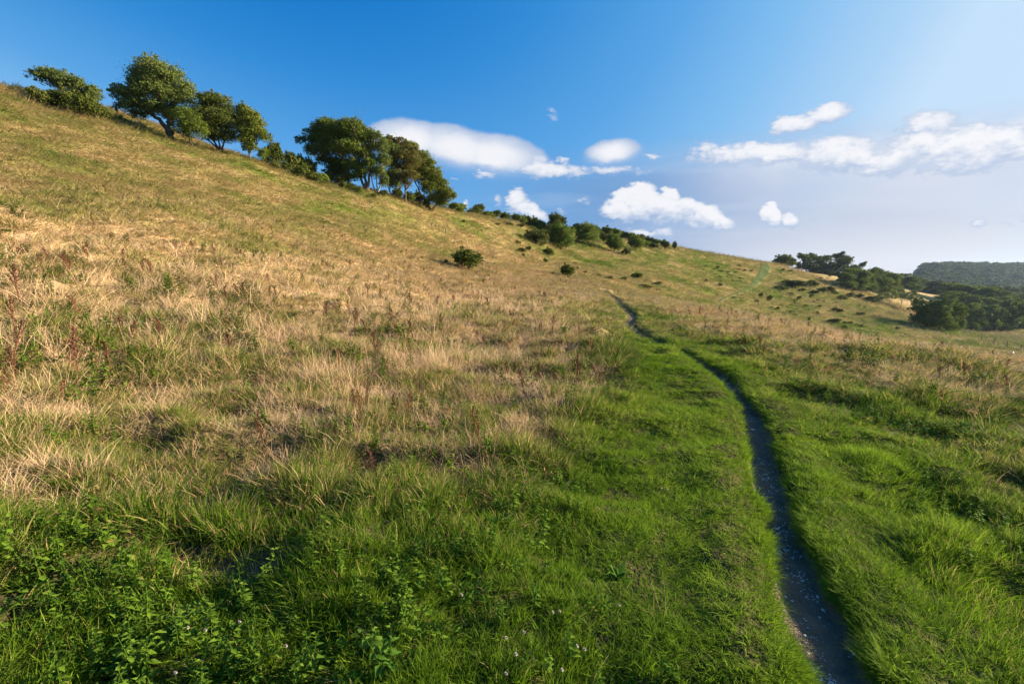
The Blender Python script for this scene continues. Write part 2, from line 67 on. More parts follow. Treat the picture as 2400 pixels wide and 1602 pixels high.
BUSHES = {'ridge_left':[(-44.73,49.35,15.64,1.92,1.71),(-44.84,50.82,15.99,2.37,1.64),(-43.3,50.57,15.5,2.49,1.87),(-41.0,49.37,14.67,2.17,1.95),(-40.41,49.97,14.67,2.2,1.97),(-40.11,50.82,14.8,1.45,1.42),(-38.38,57.8,15.28,1.14,0.95)],'between':[(-27.03,58.61,11.69,2.17,2.72),(-28.98,60.33,12.47,1.12,1.03),(-26.84,57.75,11.55,1.28,0.99),(-26.32,59.32,11.5,1.65,1.12),(-27.17,62.98,12.02,1.98,2.51),(-26.42,64.0,11.83,1.9,2.6),(-25.69,65.0,11.69,1.92,2.7),(-24.16,57.85,10.57,1.71,1.19),(-23.85,60.14,10.68,1.89,1.24),(-22.99,61.23,10.5,1.93,1.27),(-23.63,66.42,11.39,1.84,1.72),(-20.21,61.0,9.78,1.24,0.95),(-18.72,61.45,9.48,1.25,0.75),(-17.22,60.36,8.73,0.67,0.42),(-22.22,65.74,11.05,1.95,1.58),(-19.66,61.67,9.78,1.6,0.96),(-16.81,66.01,9.83,1.34,0.8),(-16.94,61.73,8.95,1.03,0.6)],'under':[(-15.64,69.74,9.96,1.68,1.45),(-14.47,71.31,9.75,1.98,1.37),(-13.73,74.94,9.99,1.8,1.7),(-12.46,72.94,9.21,1.22,1.27),(-9.51,82.61,9.92,1.83,1.45),(-8.51,82.99,9.68,1.54,1.02)],'skyline':[(-9.56,90.0,10.76,3.03,1.6),(-6.76,100.0,11.12,2.69,2.44),(-7.3,96.0,10.89,2.98,1.05),(-5.23,103.0,11.12,3.2,1.44),(-3.51,106.0,11.07,2.75,2.01),(-1.4,108.0,10.84,2.8,1.93),(1.36,110.0,10.35,3.42,2.52),(3.36,112.0,10.03,3.48,2.61),(5.45,114.0,9.82,2.95,2.57),(6.49,112.0,9.05,2.61,2.48),(7.57,107.0,7.38,2.11,2.9),(16.5,128.0,10.08,2.32,2.4),(13.97,120.0,9.21,3.11,1.81),(22.55,133.0,9.71,2.41,2.77),(24.96,135.0,9.7,4.2,2.53),(28.33,138.0,9.49,4.29,2.67),(22.3,122.0,7.24,2.21,2.76),(31.33,142.0,9.36,3.68,2.27),(33.51,142.0,8.88,3.68,2.47),(36.94,144.0,8.48,3.73,2.6),(39.7,146.0,8.29,3.78,2.11),(41.95,146.0,7.85,3.78,1.93),(43.55,142.0,6.6,2.94,2.81),(48.2,148.0,6.89,1.92,2.33),(36.32,136.0,7.05,3.52,1.72),(38.41,136.0,6.51,2.82,1.58)],'slope_mid':[(5.84,79.17,2.59,1.85,1.27),(4.54,67.32,1.45,0.7,0.54),(1.3,68.95,2.86,1.61,0.59),(2.41,73.37,3.17,0.95,0.74),(1.5,65.98,2.27,0.62,0.33),(26.05,113.53,4.11,2.47,1.43),(0.95,76.16,4.34,0.99,0.57),(-2.41,85.57,7.92,1.11,0.51),(-0.5,92.46,8.52,1.68,0.64),(1.69,96.73,8.62,1.75,0.77),(-1.44,93.11,9.01,1.21,0.46),(-4.46,72.99,6.07,0.38,0.18),(-7.1,73.62,7.34,0.69,0.36)],'field':[(-3.44,39.31,0.21,2.55,1.59),(-5.16,38.69,0.61,0.28,0.43),(6.14,54.46,-0.56,1.69,1.44),(4.53,53.67,-0.31,0.97,0.38),(11.24,64.27,-0.54,0.8,0.46),(12.5,63.66,-0.89,0.92,0.52),(15.26,68.7,-1.1,1.6,0.56),(19.68,77.81,-0.99,2.34,0.95),(17.39,65.08,-2.14,2.16,0.67),(21.92,74.74,-1.9,1.63,0.61),(19.89,67.42,-2.53,0.91,0.35),(8.88,68.03,0.35,0.49,0.55),(9.62,65.32,-0.1,0.54,0.4),(10.2,79.87,1.38,0.58,0.32)],'scrub':[(50.3,99.66,-5.06,1.03,1.13),(51.3,98.04,-5.59,1.27,1.21),(45.41,91.21,-5.46,0.76,0.61),(65.69,112.61,-6.13,1.17,0.99),(64.41,102.87,-7.36,0.96,0.75),(49.97,82.32,-8.03,0.47,0.73),(41.54,74.66,-7.55,1.01,0.47),(77.27,135.21,-3.99,7.01,2.07),(86.76,143.42,-4.16,3.72,2.2),(55.95,85.05,-8.56,2.2,0.75),(58.08,86.94,-8.59,0.68,0.45),(58.11,85.43,-8.8,0.62,0.49),(59.13,85.62,-8.91,1.11,0.54),(59.87,83.66,-9.25,0.78,0.48),(54.73,80.19,-9.12,0.75,0.63),(68.81,87.08,-10.16,0.72,0.68),(57.99,77.39,-10.02,0.52,0.41),(122.17,190.03,-1.33,1.38,0.77),(89.81,164.59,0.69,1.88,0.83),(93.53,166.64,0.31,1.9,0.76),(85.37,157.45,-0.1,0.82,0.56),(50.26,87.9,-7.2,1.37,0.59),(47.57,87.86,-6.6,0.82,0.64),(46.77,88.56,-6.29,0.73,0.37),(69.0,126.35,-4.41,3.93,1.17),(68.04,120.16,-5.36,1.87,0.68),(92.42,143.4,-5.63,2.97,1.84),(87.25,138.71,-5.44,2.88,1.42),(80.26,130.75,-5.64,2.71,1.01),(93.17,142.2,-6.13,2.21,1.1),(66.55,100.26,-8.08,2.34,1.04),(77.08,131.19,-4.88,2.04,0.81),(87.86,131.28,-7.25,2.38,1.49),(99.5,144.87,-7.25,3.0,1.64),(105.26,149.28,-7.86,3.09,1.69),(108.92,150.49,-8.7,3.51,1.71),(111.93,151.31,-9.45,3.14,1.56),(72.24,101.59,-8.82,2.11,0.74),(59.94,100.24,-6.96,1.04,0.62),(39.56,88.07,-4.54,1.0,0.36),(45.06,96.51,-4.36,0.5,0.25),(107.59,172.43,-1.96,1.25,0.53),(103.92,171.59,-1.16,0.89,0.44),(63.19,120.84,-4.28,0.75,0.31)],'tufts':[(56.34,133.08,0.25,0.94,0.45),(60.0,130.46,-1.42,0.83,0.34),(51.1,112.62,-2.86,0.9,0.42),(43.27,102.52,-2.7,0.99,0.64),(58.82,134.71,0.06,1.1,0.45),(49.06,115.16,-1.8,1.1,0.45),(53.71,120.18,-2.15,0.62,0.41),(51.45,122.3,-1.05,1.03,0.4),(56.74,129.54,-0.9,0.65,0.32),(55.31,132.34,0.33,0.61,0.37),(58.07,125.99,-2.07,0.66,0.32),(49.73,118.83,-1.25,0.84,0.39),(55.83,128.51,-0.97,0.54,0.35),(61.88,136.92,-0.08,0.87,0.58),(59.23,127.09,-2.07,1.1,0.65),(56.0,123.08,-2.19,0.63,0.37),(69.94,145.29,0.31,1.15,0.58),(68.22,143.75,0.29,0.9,0.56),(67.43,143.54,0.42,1.11,0.74),(65.25,142.59,0.69,1.29,0.56),(65.68,142.85,0.66,0.9,0.5),(47.95,124.37,0.62,0.72,0.37),(56.5,136.31,1.18,1.07,0.71),(55.02,136.69,1.73,1.41,0.63),(54.04,132.89,0.89,0.84,0.35),(53.15,133.56,1.38,0.61,0.33),(54.11,129.6,-0.13,0.95,0.4),(65.16,143.27,0.9,0.95,0.39),(57.09,137.58,1.39,0.82,0.54),(54.87,131.85,0.31,0.88,0.52),(68.58,149.84,1.87,1.34,0.68),(51.72,132.6,1.57,0.93,0.55),(53.5,132.94,1.08,0.52,0.22),(62.53,100.75,-7.34,0.4,0.19),(61.61,101.17,-7.12,0.61,0.31),(50.49,89.4,-6.98,0.8,0.54),(63.79,110.12,-6.16,0.65,0.42),(43.34,81.55,-6.74,0.57,0.36),(55.12,98.45,-6.33,0.68,0.28),(55.28,97.36,-6.55,0.67,0.43),(54.07,91.51,-7.29,0.63,0.37),(46.54,88.42,-6.26,0.66,0.36),(37.4,74.39,-6.55,0.55,0.33),(57.9,92.88,-7.72,0.8,0.55),(51.25,91.16,-6.82,0.49,0.2),(49.38,85.35,-7.43,0.8,0.36),(40.91,75.96,-7.16,0.37,0.23),(54.98,94.48,-6.97,0.63,0.3),(47.69,88.41,-6.53,0.44,0.27),(63.22,109.35,-6.17,0.64,0.27),(62.02,112.14,-5.5,0.54,0.21),(74.01,116.65,-7.0,0.75,0.43),(51.46,94.06,-6.34,0.49,0.29),(62.25,100.39,-7.34,0.94,0.49),(59.37,103.28,-6.38,0.81,0.45),(98.09,144.51,-6.93,1.33,0.72),(69.73,114.16,-6.63,0.7,0.46),(95.49,150.95,-4.49,0.92,0.38),(80.78,132.95,-5.27,0.54,0.3),(78.97,125.06,-6.51,0.58,0.39),(69.65,113.44,-6.72,0.72,0.46),(81.24,133.16,-5.32,1.32,0.79),(81.76,132.69,-5.54,0.7,0.47),(76.58,126.32,-5.79,0.9,0.41),(73.55,118.28,-6.66,1.0,0.45),(83.45,131.86,-6.1,0.82,0.49),(72.61,119.53,-6.29,0.79,0.33),(61.21,106.66,-6.2,0.75,0.42),(60.97,104.32,-6.52,0.94,0.45),(73.86,121.83,-6.12,0.85,0.58),(77.11,126.34,-5.89,0.86,0.46),(84.42,121.87,-8.2,0.86,0.41),(71.86,109.01,-7.75,0.69,0.44),(93.86,135.16,-7.97,0.67,0.4),(85.21,126.84,-7.5,0.49,0.21),(91.0,134.09,-7.44,1.24,0.59),(98.8,136.98,-8.96,0.55,0.23),(82.33,116.79,-8.55,0.44,0.3),(110.32,148.67,-9.69,1.12,0.52),(79.23,119.9,-7.46,0.9,0.51),(109.32,155.26,-7.42,1.6,0.92),(89.58,124.73,-8.89,1.01,0.55),(89.53,126.8,-8.52,0.72,0.4),(39.26,102.9,-1.51,0.5,0.23),(38.35,98.8,-2.09,0.52,0.31),(46.77,110.89,-2.0,0.65,0.37),(43.46,105.08,-2.24,0.87,0.48),(41.59,107.51,-1.21,0.45,0.2),(35.44,96.48,-1.75,0.52,0.21),(38.46,101.68,-1.53,0.4,0.19),(40.38,102.95,-1.81,0.92,0.63)]}
WOODS = [('dark',139.33,235.0,-2.55,9.13,12.6),('dark',148.46,240.0,-3.92,10.57,14.31),('dark',157.16,242.0,-5.18,10.03,16.08),('dark',156.93,232.0,-4.87,8.42,13.57),('dark',155.58,222.0,-4.63,5.18,10.05),('front',109.8,162.71,-5.34,5.06,6.02),('front',116.24,167.08,-5.91,6.49,8.73),('front',124.06,172.52,-6.42,5.36,8.66),('front',132.15,179.62,-6.36,5.12,9.24),('front',139.72,183.73,-6.97,6.19,8.76),('front',133.34,177.69,-7.2,5.52,6.13),('front',143.65,186.04,-7.21,4.34,5.62),('front',110.91,163.07,-5.56,3.8,3.34),('rear',169.45,215.0,-6.9,7.24,7.42),('rear',174.15,215.0,-7.78,6.13,7.2),('rear',169.3,218.0,-6.7,4.52,5.39),('hedge',218.95,262.0,-12.58,8.15,10.14),('hedge',220.58,258.0,-12.76,7.35,9.57),('hedge',222.92,255.0,-13.09,7.27,8.96),('hedge',223.05,250.0,-13.22,5.83,8.53),('thin',111.4,148.66,-10.05,3.47,3.84),('thin',118.49,154.08,-10.74,3.99,5.28),('thin',125.02,157.72,-11.48,4.5,6.43),('thin',129.63,159.57,-12.03,4.13,6.51),('thin',129.53,156.52,-13.02,3.24,5.67),('main',86.93,102.57,-11.21,5.32,6.21),('main',85.4,97.5,-11.47,4.8,6.89),('main',92.22,102.54,-12.12,3.99,6.78),('main',132.5,142.77,-16.8,6.29,8.99),('main',135.86,142.99,-16.75,4.82,7.45),('main',139.51,143.69,-16.68,5.58,8.82),('main',143.1,144.5,-16.63,4.87,7.23),('main',147.38,145.79,-16.54,5.67,9.7),('main',151.69,146.85,-16.51,5.33,9.24),('main',155.98,148.23,-16.47,4.61,8.94),('main',161.7,150.72,-16.47,5.86,9.39),('back',173.03,192.0,-11.13,9.45,8.41),('back',176.35,190.0,-12.02,7.38,8.22),('back',185.0,195.0,-12.56,7.58,8.4),('back',184.16,190.0,-13.2,7.38,9.15),('back',183.12,185.0,-13.81,6.71,7.88),('back',202.07,200.0,-14.49,7.26,7.42),('back',195.87,190.0,-14.81,6.4,7.75),('back',162.01,178.0,-12.22,6.92,6.15),('back',162.07,172.0,-13.42,6.24,6.23),('back',167.38,172.0,-13.99,5.79,6.36),('back',150.36,170.0,-12.46,5.29,5.35),('back',206.29,195.0,-15.62,7.58,8.96),('back',174.34,175.0,-14.26,5.44,6.95),('back',178.84,175.0,-14.75,5.44,6.99),('third',258.99,262.0,-16.82,8.15,10.9),('third',264.38,262.0,-17.18,8.15,10.92),('third',272.85,265.0,-17.56,8.24,10.89),('third',277.62,265.0,-17.77,8.24,10.9),('third',249.74,258.0,-16.2,6.68,10.7)]
SPOTS = {'white_post': (-39.14, 54.13, 15.1), 'rail_a': (-9.57, 59.86, 5.21), 'rail_b': (-8.07, 61.16, 4.82), 'sheep1': (96.79, 103.45, -12.8), 'sheep2': (91.44, 89.24, -13.02), 'box': (80.11, 77.58, -12.84), 'f0': (85.01, 88.02, -12.29), 'f1': (82.24, 82.84, -12.45), 'f2': (82.63, 82.11, -12.56), 'f3': (83.1, 80.33, -12.79), 'f4': (83.44, 78.93, -12.99), 'f5': (83.98, 76.77, -13.32), 'chalk1': (-6.74, 63.76, 4.81), 'chalk2': (-3.74, 61.61, 3.3), 'chalk3': (-0.34, 78.75, 5.48), 'm1': (97.42, 102.54, -12.96), 'm2': (95.83, 97.71, -13.04), 'm3': (135.09, 133.31, -17.08), 'm4': (98.19, 95.56, -13.51), 'm5': (84.91, 81.48, -12.83), 'dock': (-1.94, 3.72, -1.46), 'thistle1': (-6.3, 9.42, -0.57), 'thistle2': (-5.55, 10.05, -0.7), 'thistle3': (-7.44, 7.4, -0.39), 'bigplant': (6.59, 8.97, -1.81), 'docks_r1': (4.91, 12.43, -1.63), 'docks_r2': (5.1, 12.11, -1.64), 'dot1': (64.57, 164.95, 6.21), 'dot2': (71.91, 168.12, 5.48), 'nettle': (-0.47, 1.71, -1.57), 'rosette': (0.59, 2.48, -1.63), 'weed2': (3.39, 4.45, -1.68), 'soil': (-1.55, 2.43, -1.51), 'ragwort': (6.07, 10.16, -1.73)}
CLOVER = [(-0.233, 2.092), (0.218, 2.036), (0.502, 2.104), (0.051, 1.893), (-0.025, 1.849), (0.015, 1.769), (0.198, 1.739), (-1.312, 1.807), (-1.238, 1.802), (-1.149, 1.887), (1.136, 3.398), (1.102, 3.43), (0.275, 1.871), (0.305, 1.856), (-0.899, 1.768), (-1.249, 1.634), (-0.023, 1.69), (0.185, 2.033)]
CLOUDS = [(-11.16,13.64,5.64,2.6,-1.75,0.35,1.0),(-6.11,12.91,7.33,2.88,-8.68,0.35,1.0),(-2.07,12.38,6.85,2.79,-7.62,0.35,1.0),(-2.07,11.97,5.28,1.28,-2.88,0.9,0.6),(3.8,11.12,5.07,0.89,-4.91,0.5,0.9),(10.39,11.04,5.03,0.63,-2.44,0.8,0.7),(-3.22,10.9,1.94,0.6,-1.44,0.8,0.8),(3.14,11.96,2.11,0.84,-5.45,0.8,0.7),(5.74,11.84,1.04,0.63,-1.26,0.8,0.7),(11.13,12.63,3.55,1.77,4.72,0.4,1.0),(15.15,12.18,1.48,0.48,-8.04,0.8,0.7),(0.54,7.83,1.42,1.55,-0.17,0.5,0.95),(2.03,6.88,2.84,1.12,-27.35,0.5,0.95),(-1.6,7.82,0.8,0.88,0.16,0.9,0.6),(0.05,6.88,2.32,0.67,-14.56,0.9,0.5),(5.48,6.85,1.06,0.78,-0.71,0.9,0.5),(14.07,8.35,1.99,1.5,-2.21,0.25,1.0),(13.32,7.47,2.5,1.73,-1.91,0.25,1.0),(15.66,6.93,4.28,1.7,-13.93,0.25,1.0),(17.29,7.78,1.13,1.27,-2.47,0.25,1.0),(19.73,6.18,3.48,1.56,-14.41,0.25,1.0),(21.5,5.51,2.64,1.03,-14.49,0.3,1.0),(11.93,6.73,2.22,1.09,-9.33,0.4,1.0),(4.55,16.68,0.69,0.67,-10.05,0.9,0.55),(7.91,7.91,1.39,0.74,-1.18,0.9,0.55),(14.68,4.33,2.5,0.61,-5.23,0.6,0.9),(16.84,4.21,1.48,0.65,-6.38,0.8,0.8),(-6.63,10.24,0.87,0.26,1.09,0.9,0.5),(-5.29,7.64,0.53,0.31,-8.97,0.9,0.8),(27.28,5.69,1.14,0.96,-33.2,0.3,1.0),(29.01,5.13,0.89,0.65,-18.82,0.4,1.0),(28.99,13.95,2.41,0.96,7.16,0.5,1.0),(31.2,14.56,2.44,0.92,-0.28,0.5,1.0),(33.9,13.51,0.51,0.26,-8.73,1.0,0.5),(23.27,11.73,5.27,1.33,-5.41,0.6,0.95),(25.25,11.94,2.37,1.06,-5.7,0.6,0.9),(30.05,10.53,6.31,1.42,-9.64,0.9,0.75),(27.64,11.32,3.76,1.36,-10.19,0.6,1.0),(32.65,10.67,4.84,1.69,-10.31,0.5,1.0),(35.9,9.77,2.55,1.66,-7.12,0.6,0.95),(35.08,9.04,2.06,0.94,5.37,0.8,0.8),(36.82,10.16,1.03,1.03,-7.49,0.5,1.0),(39.23,12.31,2.21,1.13,-6.41,0.6,0.9),(42.39,11.44,0.8,0.6,-10.14,0.7,0.9),(44.69,11.02,1.04,0.52,-10.61,0.7,0.9),(38.58,10.8,2.29,1.07,-8.56,0.5,1.0),(41.29,10.01,3.8,1.95,-8.88,0.5,1.0),(43.64,10.1,2.77,1.45,-15.64,0.6,1.0),(40.45,9.28,3.9,1.28,-8.04,0.9,0.85),(37.58,10.06,1.82,1.32,-7.7,0.8,0.85),(45.4,9.28,2.13,1.31,-9.34,0.7,0.9),(43.19,3.99,0.5,0.39,-16.46,0.8,0.8),(44.42,3.77,0.85,0.3,-9.04,0.9,0.7),(45.45,4.31,0.44,0.68,-4.37,1.0,0.7),(39.93,8.29,0.5,0.32,5.8,1.0,0.6)]


# ------------------------------------------------------------------ node helper
class NT:
    def __init__(s, tree):
        s.t = tree
        tree.nodes.clear()
    def n(s, kind, ins=None, **props):
        nd = s.t.nodes.new(kind)
        for k, v in props.items():
            setattr(nd, k, v)
        for k, v in (ins or {}).items():
            sock = nd.inputs[k]
            if isinstance(v, bpy.types.NodeSocket):
                s.t.links.new(v, sock)
            elif v is not None:
                sock.default_value = v
        return nd
    def m(s, op, a, b=None, c=None, clamp=False):
        return s.n('ShaderNodeMath', {k: v for k, v in ((0, a), (1, b), (2, c)) if v is not None}, operation=op, use_clamp=clamp).outputs[0]
    def v(s, op, a, b=None):
        nd = s.n('ShaderNodeVectorMath', {k: v for k, v in ((0, a), (1, b)) if v is not None}, operation=op)
        return nd.outputs[1] if op in ('LENGTH', 'DOT_PRODUCT', 'DISTANCE') else nd.outputs[0]
    def ss(s, x, a, b, lo=0.0, hi=1.0):
        return s.n('ShaderNodeMapRange', {0: x, 1: a, 2: b, 3: lo, 4: hi}, interpolation_type='SMOOTHSTEP').outputs[0]
    def mix(s, f, a, b, mode='MIX'):
        nd = s.n('ShaderNodeMix', data_type='RGBA', blend_type=mode)
        for i, v in ((0, f), (6, a), (7, b)):
            if isinstance(v, bpy.types.NodeSocket):
                s.t.links.new(v, nd.inputs[i])
            else:
                nd.inputs[i].default_value = v if i == 0 else (tuple(v) + (1.0,) if len(v) == 3 else v)
        return nd.outputs[2]
    def noise(s, vec, scale, detail=3.0, rough=0.55, dist=0.0):
        return s.n('ShaderNodeTexNoise', {'Vector': vec, 'Scale': scale, 'Detail': detail, 'Roughness': rough, 'Distortion': dist})

# ------------------------------------------------------------------ sky
world = bpy.data.worlds.new("World")
scene.world = world
world.use_nodes = True
def build_sky():
    w = NT(world.node_tree)
    out = w.n('ShaderNodeOutputWorld')
    bg = w.n('ShaderNodeBackground', {'Strength': 0.12})
    w.t.links.new(bg.outputs[0], out.inputs[0])
    sky = w.n('ShaderNodeTexSky', sky_type='NISHITA')
    sky.sun_disc = False
    sky.sun_elevation = SUN_EL
    sky.sun_rotation = SUN_AZ
    sky.air_density = 1.0
    sky.dust_density = 0.6
    sky.ozone_density = 2.0
    tc = w.n('ShaderNodeTexCoord').outputs['Generated']
    d = w.v('NORMALIZE', tc)
    xyz = w.n('ShaderNodeSeparateXYZ', {0: d})
    az = w.m('MULTIPLY', w.m('ARCTAN2', xyz.outputs[0], xyz.outputs[1]), 180 / math.pi)
    el = w.m('MULTIPLY', w.m('ARCSINE', xyz.outputs[2]), 180 / math.pi)
    # blue sky is darkest a right angle away from the sun (it is polarised there)
    ds = w.m('MAXIMUM', w.v('DOT_PRODUCT', d, tuple(SUN_DIR)), -0.5)
    ds2 = w.m('MULTIPLY', ds, ds)
    # the Nishita sky sets the brightness; the polarised band deepens it
    nl = w.v('DOT_PRODUCT', sky.outputs[0], (0.3 * 0.12, 0.6 * 0.12, 0.1 * 0.12))
    lg = w.m('LOGARITHM', w.m('MAXIMUM', nl, 0.001), math.e)
    sz = xyz.outputs[2]
    s1 = w.m('ADD', w.m('ADD', w.m('MULTIPLY', lg, 0.291), w.m('MULTIPLY', ds, -0.33)), w.m('MULTIPLY', ds2, 0.826))
    s2 = w.m('ADD', w.m('MULTIPLY', sz, -0.96), w.m('MULTIPLY', w.m('MULTIPLY', ds, sz), 1.30))
    s3 = w.m('MINIMUM', w.m('ADD', w.m('ADD', s1, s2), 0.965, clamp=True), 0.95)
    rp = w.n('ShaderNodeValToRGB', {0: s3}); cr = rp.color_ramp
    stops = [(0, (20, 120, 203)), (.2, (52, 141, 216)), (.45, (92, 166, 230)), (.65, (130, 190, 240)), (.85, (172, 211, 246)), (1, (208, 231, 252))]
    while len(cr.elements) < len(stops): cr.elements.new(0.5)
    for e_, (p_, c_) in zip(cr.elements, stops):
        e_.position = p_; e_.color = tuple(v_ / K for v_ in scol(*c_)) + (1,)
    base = w.n('ShaderNodeVectorMath', {0: rp.outputs[0], 'Scale': K}, operation='SCALE').outputs[0]
    # clouds
    p = w.n('ShaderNodeCombineXYZ', {0: az, 1: el, 2: 0.0}).outputs[0]
    pn = w.n('ShaderNodeCombineXYZ', {0: w.m('MULTIPLY', az, 0.55), 1: el, 2: 3.0}).outputs[0]
    n1 = w.noise(pn, 0.55, 6.0, 0.6)
    n2 = w.noise(pn, 0.16, 3.0, 0.5)
    warp = w.v('SUBTRACT', n1.outputs['Color'], (0.5, 0.5, 0.5))
    sc = w.n('ShaderNodeVectorMath', {0: warp, 'Scale': 2.2}, operation='SCALE').outputs[0]
    pw = w.v('ADD', p, sc)
    sc2 = w.n('ShaderNodeVectorMath', {0: warp, 'Scale': 1.0}, operation='SCALE').outputs[0]
    pw2 = w.v('ADD', p, sc2)
    n3 = w.noise(pn, 2.2, 5.0, 0.62)
    dens = lens = top = None
    mx = lambda a_, b_: b_ if a_ is None else w.m('MAXIMUM', a_, b_)
    for i, (ca, ce, ra, re_, rot, soft, k) in enumerate(CLOUDS):
        smooth = i < 4 or i == 9
        mp = w.n('ShaderNodeMapping', {'Vector': pw2 if smooth else pw, 'Location': (ca, ce, 0), 'Rotation': (0, 0, math.radians(rot)), 'Scale': (ra, re_, 1)}, vector_type='TEXTURE').outputs[0]
        L = w.v('LENGTH', mp); yy = w.n('ShaderNodeSeparateXYZ', {0: mp}).outputs[1]
        if smooth:      # lens clouds: crisp above, melting away below
            s_in = w.ss(yy, -1.0, 0.45, -0.7, 0.86)
            lens = mx(lens, w.n('ShaderNodeMapRange', {0: L, 1: 1.03, 2: s_in, 3: 0.0, 4: k}, interpolation_type='SMOOTHSTEP').outputs[0])
            top = mx(top, w.m('MULTIPLY', w.m('SUBTRACT', 1.05, L, clamp=True), w.m('ADD', w.m('MULTIPLY', yy, 0.6), 0.8)))
        else:
            dd = w.n('ShaderNodeMapRange', {0: L, 1: 1.22, 2: 0.72 if soft < 0.35 else 0.75 - 0.6 * soft, 3: 0.0, 4: k}).outputs[0]
            dens = mx(dens, dd)
            top = mx(top, w.m('MULTIPLY', dd, w.m('ADD', w.m('MULTIPLY', yy, 0.45), 0.55)))
    nz = w.m('ADD', w.m('SUBTRACT', n1.outputs[0], 0.5), w.m('MULTIPLY', w.m('SUBTRACT', n3.outputs[0], 0.5), 0.7))
    body = w.m('ADD', w.m('MULTIPLY', dens, 0.5), w.m('MULTIPLY', top, 0.75))
    dens = w.m('MULTIPLY', w.ss(w.m('ADD', body, w.m('MULTIPLY', nz, 1.25)), 0.16, 0.68), w.m('GREATER_THAN', dens, 0.001))
    dens = w.m('MAXIMUM', dens, lens)
    shade = w.m('ADD', top, w.m('MULTIPLY', nz, w.ss(lens, 0.0, 0.3, 0.7, 0.12)))
    # broad thin grey-blue veil low on the right
    veil = w.m('MULTIPLY', w.ss(az, -14.0, 16.0), w.ss(w.m('ADD', el, w.m('MULTIPLY', n2.outputs[0], 5.0)), 17.0, 11.5))
    streak = w.noise(w.n('ShaderNodeCombineXYZ', {0: w.m('MULTIPLY', az, 0.12), 1: el, 2: 9.0}).outputs[0], 0.4, 4.0, 0.55)
    right = w.ss(az, 5.0, 48.0)
    veil_col = w.mix(right, VEIL_L, VEIL_R)
    veil_col = w.mix(w.m('MULTIPLY', w.ss(streak.outputs[0], 0.45, 0.7), 0.28), veil_col, VEIL_HI)
    lowr = w.m('MULTIPLY', w.ss(el, 9.0, 0.0), w.ss(az, 4.0, 34.0))
    veil_col = w.mix(w.m('MULTIPLY', lowr, 0.9), veil_col, HORIZON_R)
    col = w.mix(w.m('MULTIPLY', veil, w.ss(n2.outputs[0], 0.2, 0.6, 0.70, 0.95)), base, veil_col)
    bank = w.m('MULTIPLY', w.m('MULTIPLY', w.ss(az, 14.0, 34.0), w.ss(w.m('ADD', el, w.m('MULTIPLY', n1.outputs[0], 3.0)), 14.5, 12.5)), w.ss(el, 5.0, 10.5))
    col = w.mix(w.m('MULTIPLY', bank, w.ss(n2.outputs[0], 0.3, 0.62, 0.45, 0.9)), col, scol(229, 233, 243))
    cl_col = w.mix(w.ss(shade, 0.10, 0.75), CLOUD_SHADE, CLOUD_LIT)
    col = w.mix(w.m('MULTIPLY', dens, 0.96), col, cl_col)
    w.t.links.new(col, bg.inputs[0])
K = 1 / (0.12 * 2 ** 1.85)     # radiance that displays as 1.0 at this exposure
def scol(r, g, b):       # a displayed sRGB sky colour as world radiance before the background strength
    f = lambda c: ((c / 255.0) / 12.92 if c / 255.0 <= 0.04045 else ((c / 255.0 + 0.055) / 1.055) ** 2.4) * K
    return (f(r), f(g), f(b))
VEIL_L, VEIL_R, VEIL_HI = scol(112, 155, 208), scol(200, 210, 229), scol(224, 230, 241)
HORIZON_R = scol(227, 227, 233)
CLOUD_LIT, CLOUD_SHADE = scol(248, 248, 251), scol(172, 193, 224)
build_sky()

# ------------------------------------------------------------------ tags and mesh helpers
def tag(o, label=None, cat=None, group=None, kind=None):
    if label: o['label'] = label
    if cat: o['category'] = cat
    if group: o['group'] = group
    if kind: o['kind'] = kind
    return o

def link(o, parent=None):
    scene.collection.objects.link(o)
    if parent: o.parent = parent
    return o

def mesh_np(name, V, F, mat=None, attrs=None, smooth=False):
    """V (n,3); F list of arrays (m,k) of faces with k corners."""
    me = bpy.data.meshes.new(name)
    V = np.asarray(V, np.float32)
    F = [np.asarray(f, np.int32) for f in (F if isinstance(F, list) else [F]) if len(f)]
    loops = np.concatenate([f.ravel() for f in F])
    tot = np.concatenate([np.full(len(f), f.shape[1], np.int32) for f in F])
    start = np.concatenate([[0], np.cumsum(tot)[:-1]]).astype(np.int32)
    me.vertices.add(len(V)); me.vertices.foreach_set('co', V.ravel())
    me.loops.add(len(loops)); me.loops.foreach_set('vertex_index', loops)
    me.polygons.add(len(tot)); me.polygons.foreach_set('loop_start', start)
    me.update(calc_edges=True)
    if smooth:
        me.polygons.foreach_set('use_smooth', np.ones(len(tot), bool))
    for k, a in (attrs or {}).items():
        a = np.asarray(a, np.float32)
        if a.ndim == 1:
            me.attributes.new(k, 'FLOAT', 'POINT').data.foreach_set('value', a)
        else:
            if a.shape[1] == 3: a = np.concatenate([a, np.ones((len(a), 1), np.float32)], 1)
            me.attributes.new(k, 'FLOAT_COLOR', 'POINT').data.foreach_set('color', a.ravel())
    me.validate()
    if mat: me.materials.append(mat)
    return me

def mobj(name, me, parent=None, loc=None):
    o = bpy.data.objects.new(name, me)
    if loc is not None: o.location = loc
    return link(o, parent)

def empty(name, loc, rz=0.0):
    o = bpy.data.objects.new(name, None)
    o.location = loc; o.rotation_euler = (0, 0, rz); o.empty_display_size = 0.3
    return link(o)

